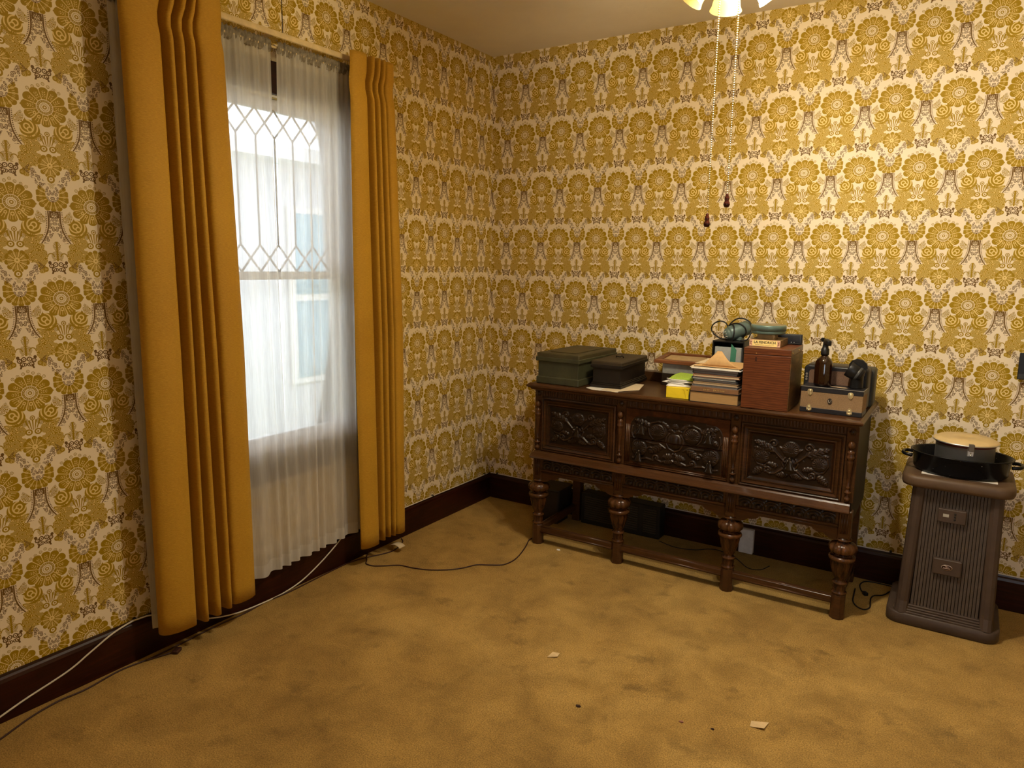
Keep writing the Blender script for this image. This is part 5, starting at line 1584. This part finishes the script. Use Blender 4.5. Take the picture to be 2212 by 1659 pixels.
obj('red_band', MB().lathe([(0.1095, 0.106), (0.1118, 0.107), (0.1118, 0.116), (0.1095, 0.117)], 56, T(0, 0, 0.014), cap=False), plain('band_dark_red', (0.10, 0.008, 0.008), 0.35), t)
lid = obj('lid', MB().lathe([(0.108, 0.113), (0.119, 0.115), (0.122, 0.118), (0.121, 0.122), (0.113, 0.126), (0.104, 0.131), (0.100, 0.133), (0.022, 0.1335), (0.020, 0.1325), (0.012, 0.1318), (0.001, 0.1318)], 64, T(0, 0, 0.014)), plain('lid_cream_enamel', (0.62, 0.46, 0.22), 0.35, var=0.06), t)
obj('lid_rim', MB().lathe([(0.1195, 0.1140), (0.1232, 0.1165), (0.1232, 0.1195), (0.1205, 0.1215)], 64, T(0, 0, 0.014), cap=False), M_STEEL, lid)
a = -math.pi/2+0.18
HMt = T(0, 0, 0.014) @ Matrix.Rotation(a, 4, 'Z')
br = obj('handle_bracket', MB().box(0.109, 0.114, -0.012, 0.012, 0.074, 0.112, 0.002, 1, HMt), M_STEEL, t)
obj('clip', MB().box(0.112, 0.126, -0.010, 0.010, 0.098, 0.128, 0.002, 1, HMt), plain('clip_grey', (0.16, 0.13, 0.10), 0.4, 0.5), t)
for z in (0.080, 0.090):
    obj('rivet', MB().sphere(HMt @ Vector((0.1145, 0.0, z)), 0.0032, 10, 6), plain('rivet_bright', (0.8, 0.78, 0.7), 0.25, 1.0), br)

# ------------------------------------------------------------------ under the sideboard
t = thing('waste_bin', 'dark tapered bin standing behind the left legs of the sideboard', 'bin', (0.560, -0.150, 0.0))
M_BIN = plain('bin_dark_brown', (0.022, 0.015, 0.011), 0.5, var=0.25)
obj('bin_body', loft([ring3(rrect(-0.075, 0.075, -0.070, 0.070, 0.012), 0.0), ring3(rrect(-0.092, 0.092, -0.085, 0.085, 0.014), 0.200)], False), M_BIN, t)
obj('bin_rim', slab(-0.096, 0.096, -0.089, 0.089, 0.198, 0.212, 0.016, 0.003), M_BIN, t)
t = thing('heater_grille', 'black louvred heater cabinet against the wall beneath the sideboard', 'heater', (0.98, -0.075, 0.0))
M_GRILLE = plain('grille_black', (0.016, 0.014, 0.012), 0.45, var=0.2)
obj('cabinet', MB().box(0.735, 1.225, -0.112, -0.030, 0.0, 0.190, 0.004), M_GRILLE, t, world=True)
M_LOUV = plain('louvre_dark_bronze', (0.075, 0.062, 0.045), 0.4, 0.4)
for (xa, xb) in ((0.760, 0.960), (1.010, 1.095), (1.130, 1.205)):
    for q in range(11):
        z = 0.030+q*0.0132
        obj('louvre', MB().box(xa, xb, -0.1165, -0.111, z, z+0.007, 0.0012), M_LOUV, t, world=True)
tag(obj('white_adapter', MB().box(1.648, 1.722, -0.052, -0.022, 0.010, 0.142, 0.003), plain('adapter_white', (0.62, 0.60, 0.58), 0.5)), 'white plastic box against the baseboard beneath the sideboard', 'box')

# ------------------------------------------------------------------ cords, clips and small litter
def cable(name, label, pts, r, mat, per=8, group=None):
    t = thing(name, label, 'cable', pts[0], group=group)
    obj('cord', MB().tube(catmull(pts, per), r, 8), mat, t, world=True)
    return t
M_WCORD = plain('cable_white', (0.66, 0.60, 0.50), 0.5)
M_BCORD = plain('cord_brown', (0.045, 0.016, 0.012), 0.5)
rb_ = 0.0032
wc = [(0.034, -3.05, 0.008), (0.032, -2.92, 0.022), (0.026, -2.80, 0.050), (0.025, -2.66, 0.082), (0.025, -2.58, 0.116), (0.025, -2.50, 0.150), (0.020, -2.43, 0.1625), (0.018, -2.40, 0.1625), (0.024, -2.34, 0.156), (0.028, -2.25, 0.110), (0.030, -2.15, 0.060), (0.034, -2.06, 0.030),
      (0.038, -1.97, 0.014), (0.036, -1.86, 0.006), (0.034, -1.74, 0.005), (0.030, -1.62, 0.022), (0.026, -1.50, 0.066), (0.025, -1.40, 0.118), (0.020, -1.33, 0.155), (0.014, -1.27, 0.1625), (0.013, -1.1, 0.1625), (0.013, -0.80, 0.1625), (0.013, -0.61, 0.163), (0.013, -0.30, 0.162), (0.013, -0.04, 0.163)]
t = cable('wall_cable', 'thin white cable clipped along the window wall baseboard', wc, 0.0032, M_WCORD)
for (y, z) in ((-2.406, 0.163), (-0.611, 0.163), (-0.075, 0.163)):
    obj('cable_clip', MB().box(0.004, 0.018, y-0.005, y+0.005, z-0.006, z+0.007, 0.002), M_BLACK, t, world=True)
wb = [(0.020, -0.013, 0.1625), (0.07, -0.013, 0.163), (0.30, -0.013, 0.1622), (0.60, -0.013, 0.164), (0.95, -0.013, 0.1622), (1.3, -0.013, 0.164), (1.62, -0.013, 0.1622), (1.9, -0.013, 0.163), (2.38, -0.013, 0.1625), (2.95, -0.013, 0.163), (3.4, -0.013, 0.1622)]
t = cable('wall_cable', 'thin white cable lying on the back wall baseboard', wb, 0.0032, M_WCORD)
for (x, z) in ((0.07, 0.163), (2.36, 0.163)):
    obj('cable_clip', MB().box(x-0.005, x+0.005, -0.018, -0.004, z-0.006, z+0.007, 0.002), M_BLACK, t, world=True)
t = cable('extension_cord', 'dark brown cord lying along the carpet below the window', [(0.150, -3.02, rb_), (0.105, -2.90, rb_), (0.066, -2.80, rb_), (0.050, -2.71, rb_), (0.056, -2.62, rb_), (0.038, -2.49, rb_), (0.052, -2.38, rb_), (0.050, -2.25, rb_), (0.042, -2.10, rb_), (0.046, -1.95, rb_), (0.034, -1.83, rb_), (0.042, -1.70, rb_), (0.036, -1.55, rb_), (0.030, -1.40, rb_), (0.032, -1.30, rb_), (0.060, -1.21, rb_), (0.100, -1.12, rb_), (0.110, -1.06, rb_), (0.090, -0.99, rb_), (0.066, -0.94, rb_), (0.034, -0.915, rb_)], rb_, M_BCORD)
t = thing('cord_plug', 'dark flat plug end lying on the carpet left of the wide drape', 'plug', (0.085, -2.30, 0))
obj('plug_lead', MB().tube(catmull([(0.056, -2.40, 0.0075), (0.070, -2.35, 0.004), (0.082, -2.315, 0.005)], 5), 0.003, 8), M_BCORD, t, world=True)
obj('plug_body', MB().box(-0.012, 0.012, -0.018, 0.018, 0.0, 0.014, 0.003, 2, T(0.090, -2.295, 0.0) @ Matrix.Rotation(0.5, 4, 'Z')), M_BCORD, t, world=True)
t = cable('floor_cord', 'dark red cord looping across the carpet to the left sideboard leg', [(0.640, -0.470, rb_), (0.628, -0.525, rb_), (0.655, -0.600, rb_), (0.680, -0.680, rb_), (0.700, -0.760, rb_), (0.706, -0.830, rb_), (0.690, -0.892, rb_), (0.640, -0.930, rb_), (0.581, -0.968, rb_), (0.550, -1.030, rb_), (0.510, -1.085, rb_), (0.455, -1.130, rb_), (0.400, -1.160, rb_), (0.330, -1.180, rb_), (0.262, -1.192, rb_), (0.205, -1.240, rb_), (0.158, -1.272, rb_), (0.112, -1.272, rb_), (0.088, -1.245, rb_), (0.060, -1.215, rb_+0.0066), (0.030, -1.175, rb_)], rb_, M_BCORD)
# curled paper tag on the brown cord
tg = []
for i in range(9):
    a = -0.9+1.8*i/8
    tg.append([(0.128+0.046*math.sin(a), -1.055+0.022*q, 0.010+0.036*math.cos(a)*0.9) for q in (-1, 0, 1)])
t = thing('cord_tag', 'curled printed white tag standing on the brown cord by the narrow drape', 'tag', (0.128, -1.055, 0.0))
obj('tag_paper', MB().grid(tg), M_CREAMPAPER, t, world=True, solid=0.0012, recalc=False)
obj('tag_strap', MB().tube([(0.108, -1.062, 0.004), (0.112, -1.062, 0.016), (0.104, -1.060, 0.030)], 0.0016, 6), M_CREAMPAPER, t, world=True)
t = cable('looped_cord', 'black power cord looped on the carpet between sideboard and humidifier', [(2.405, -0.045, 0.003), (2.350, -0.040, 0.003), (2.290, -0.042, 0.003), (2.262, -0.060, 0.003), (2.250, -0.110, 0.003), (2.262, -0.170, 0.003), (2.276, -0.198, 0.004)], 0.003, M_CORD)
obj('plug', MB().box(-0.009, 0.009, -0.013, 0.013, 0.0, 0.016, 0.003, 2, T(2.284, -0.212, 0.0) @ Matrix.Rotation(0.6, 4, 'Z')), M_BLACK, t, world=True)
cable('looped_cord', 'black cord loop on the carpet beside the right sideboard foot', [(2.405, -0.100, 0.003), (2.378, -0.115, 0.003), (2.366, -0.150, 0.003), (2.350, -0.178, 0.003), (2.322, -0.200, 0.003), (2.312, -0.235, 0.003), (2.314, -0.285, 0.003), (2.318, -0.345, 0.003), (2.300, -0.382, 0.003), (2.268, -0.368, 0.003), (2.246, -0.320, 0.003), (2.240, -0.250, 0.003), (2.236, -0.170, 0.003)], 0.003, M_CORD)
cable('thin_cord', 'thin dark cord lying on the carpet beneath the sideboard', [(1.235, -0.130, 0.0022), (1.34, -0.165, 0.0022), (1.44, -0.140, 0.0022), (1.50, -0.085, 0.0022), (1.56, -0.075, 0.0022), (1.66, -0.130, 0.0022), (1.74, -0.215, 0.0022), (1.80, -0.205, 0.0022), (1.83, -0.130, 0.0022)], 0.0022, M_CORD)
def scrap(label, x, y, s, mat, rz, seed):
    r_ = random.Random(seed)
    n = 7
    poly = [(x+s*r_.uniform(0.7, 1.1)*math.cos(rz+2*PI*k/n), y+s*0.7*r_.uniform(0.7, 1.1)*math.sin(rz+2*PI*k/n)) for k in range(n)]
    cx = sum(p[0] for p in poly)/n; cy = sum(p[1] for p in poly)/n
    vs_ = [(px, py, 0.0005) for px, py in poly]+[(px, py, 0.002+0.004*r_.random()) for px, py in poly]+[(cx, cy, 0.006)]
    fs = [(k, (k+1) % n, n+(k+1) % n, n+k) for k in range(n)]+[(n+k, n+(k+1) % n, 2*n) for k in range(n)]+[tuple(reversed(range(n)))]
    return tag(obj('paper_scrap', MB().add(vs_, fs), mat), label, 'scrap')
M_SCRAP = plain('scrap_tan', (0.62, 0.44, 0.22), 0.85)
def paper_bit(label, poly, lift):
    vs_ = [(x, y, 0.0008+lift*k) for (x, y), k in zip(poly, (0, 1, 0.2, 0.6))]
    vs_ += [(x, y, z+0.001) for x, y, z in vs_]
    return tag(obj('paper_scrap', MB().add(vs_, [(0, 1, 2, 3), (7, 6, 5, 4), (0, 4, 5, 1), (1, 5, 6, 2), (2, 6, 7, 3), (3, 7, 4, 0)]), M_SCRAP), label, 'scrap')
paper_bit('small tan paper scrap lying in the middle of the carpet', [(1.309, -1.520), (1.345, -1.502), (1.338, -1.470), (1.311, -1.479)], 0.004)
paper_bit('creased tan paper scrap nearest the front right of the carpet', [(2.085, -1.516), (2.129, -1.512), (2.134, -1.462), (2.082, -1.490)], 0.007)
scrap('crumpled white scrap beside the front stretcher near the left leg', 0.832, -0.560, 0.012, M_WHITEPAPER, 0.3, 4)
M_CRUMB = plain('crumb_dark', (0.05, 0.022, 0.012), 0.8)
scrap('dark brown crumb left of centre on the front carpet', 1.555, -1.735, 0.010, M_CRUMB, 0.2, 6)
scrap('small dark crumb near the front right paper scrap', 1.985, -1.600, 0.007, M_CRUMB, 1.0, 8)
scrap('reddish crumb on the carpet in front of the sideboard', 1.885, -1.62, 0.008, plain('crumb_pink', (0.35, 0.16, 0.11), 0.8), 0.6, 9)

# black wall box at the right edge of view
t = thing('wall_switch', 'black box mounted on the back wall above the humidifier', 'wall box', (2.815, 0.0, 1.055))
obj('back_box', MB().box(2.770, 2.850, -0.024, -0.001, 1.056, 1.166, 0.003), M_BLACK, t, world=True)
obj('cover_plate', MB().box(2.767, 2.853, -0.029, -0.024, 1.053, 1.168, 0.002), M_BLACK, t, world=True)
obj('lower_lip', MB().box(2.770, 2.850, -0.032, -0.029, 1.056, 1.078, 0.001), plain('lip_dark_grey', (0.03, 0.03, 0.03), 0.4), t, world=True)
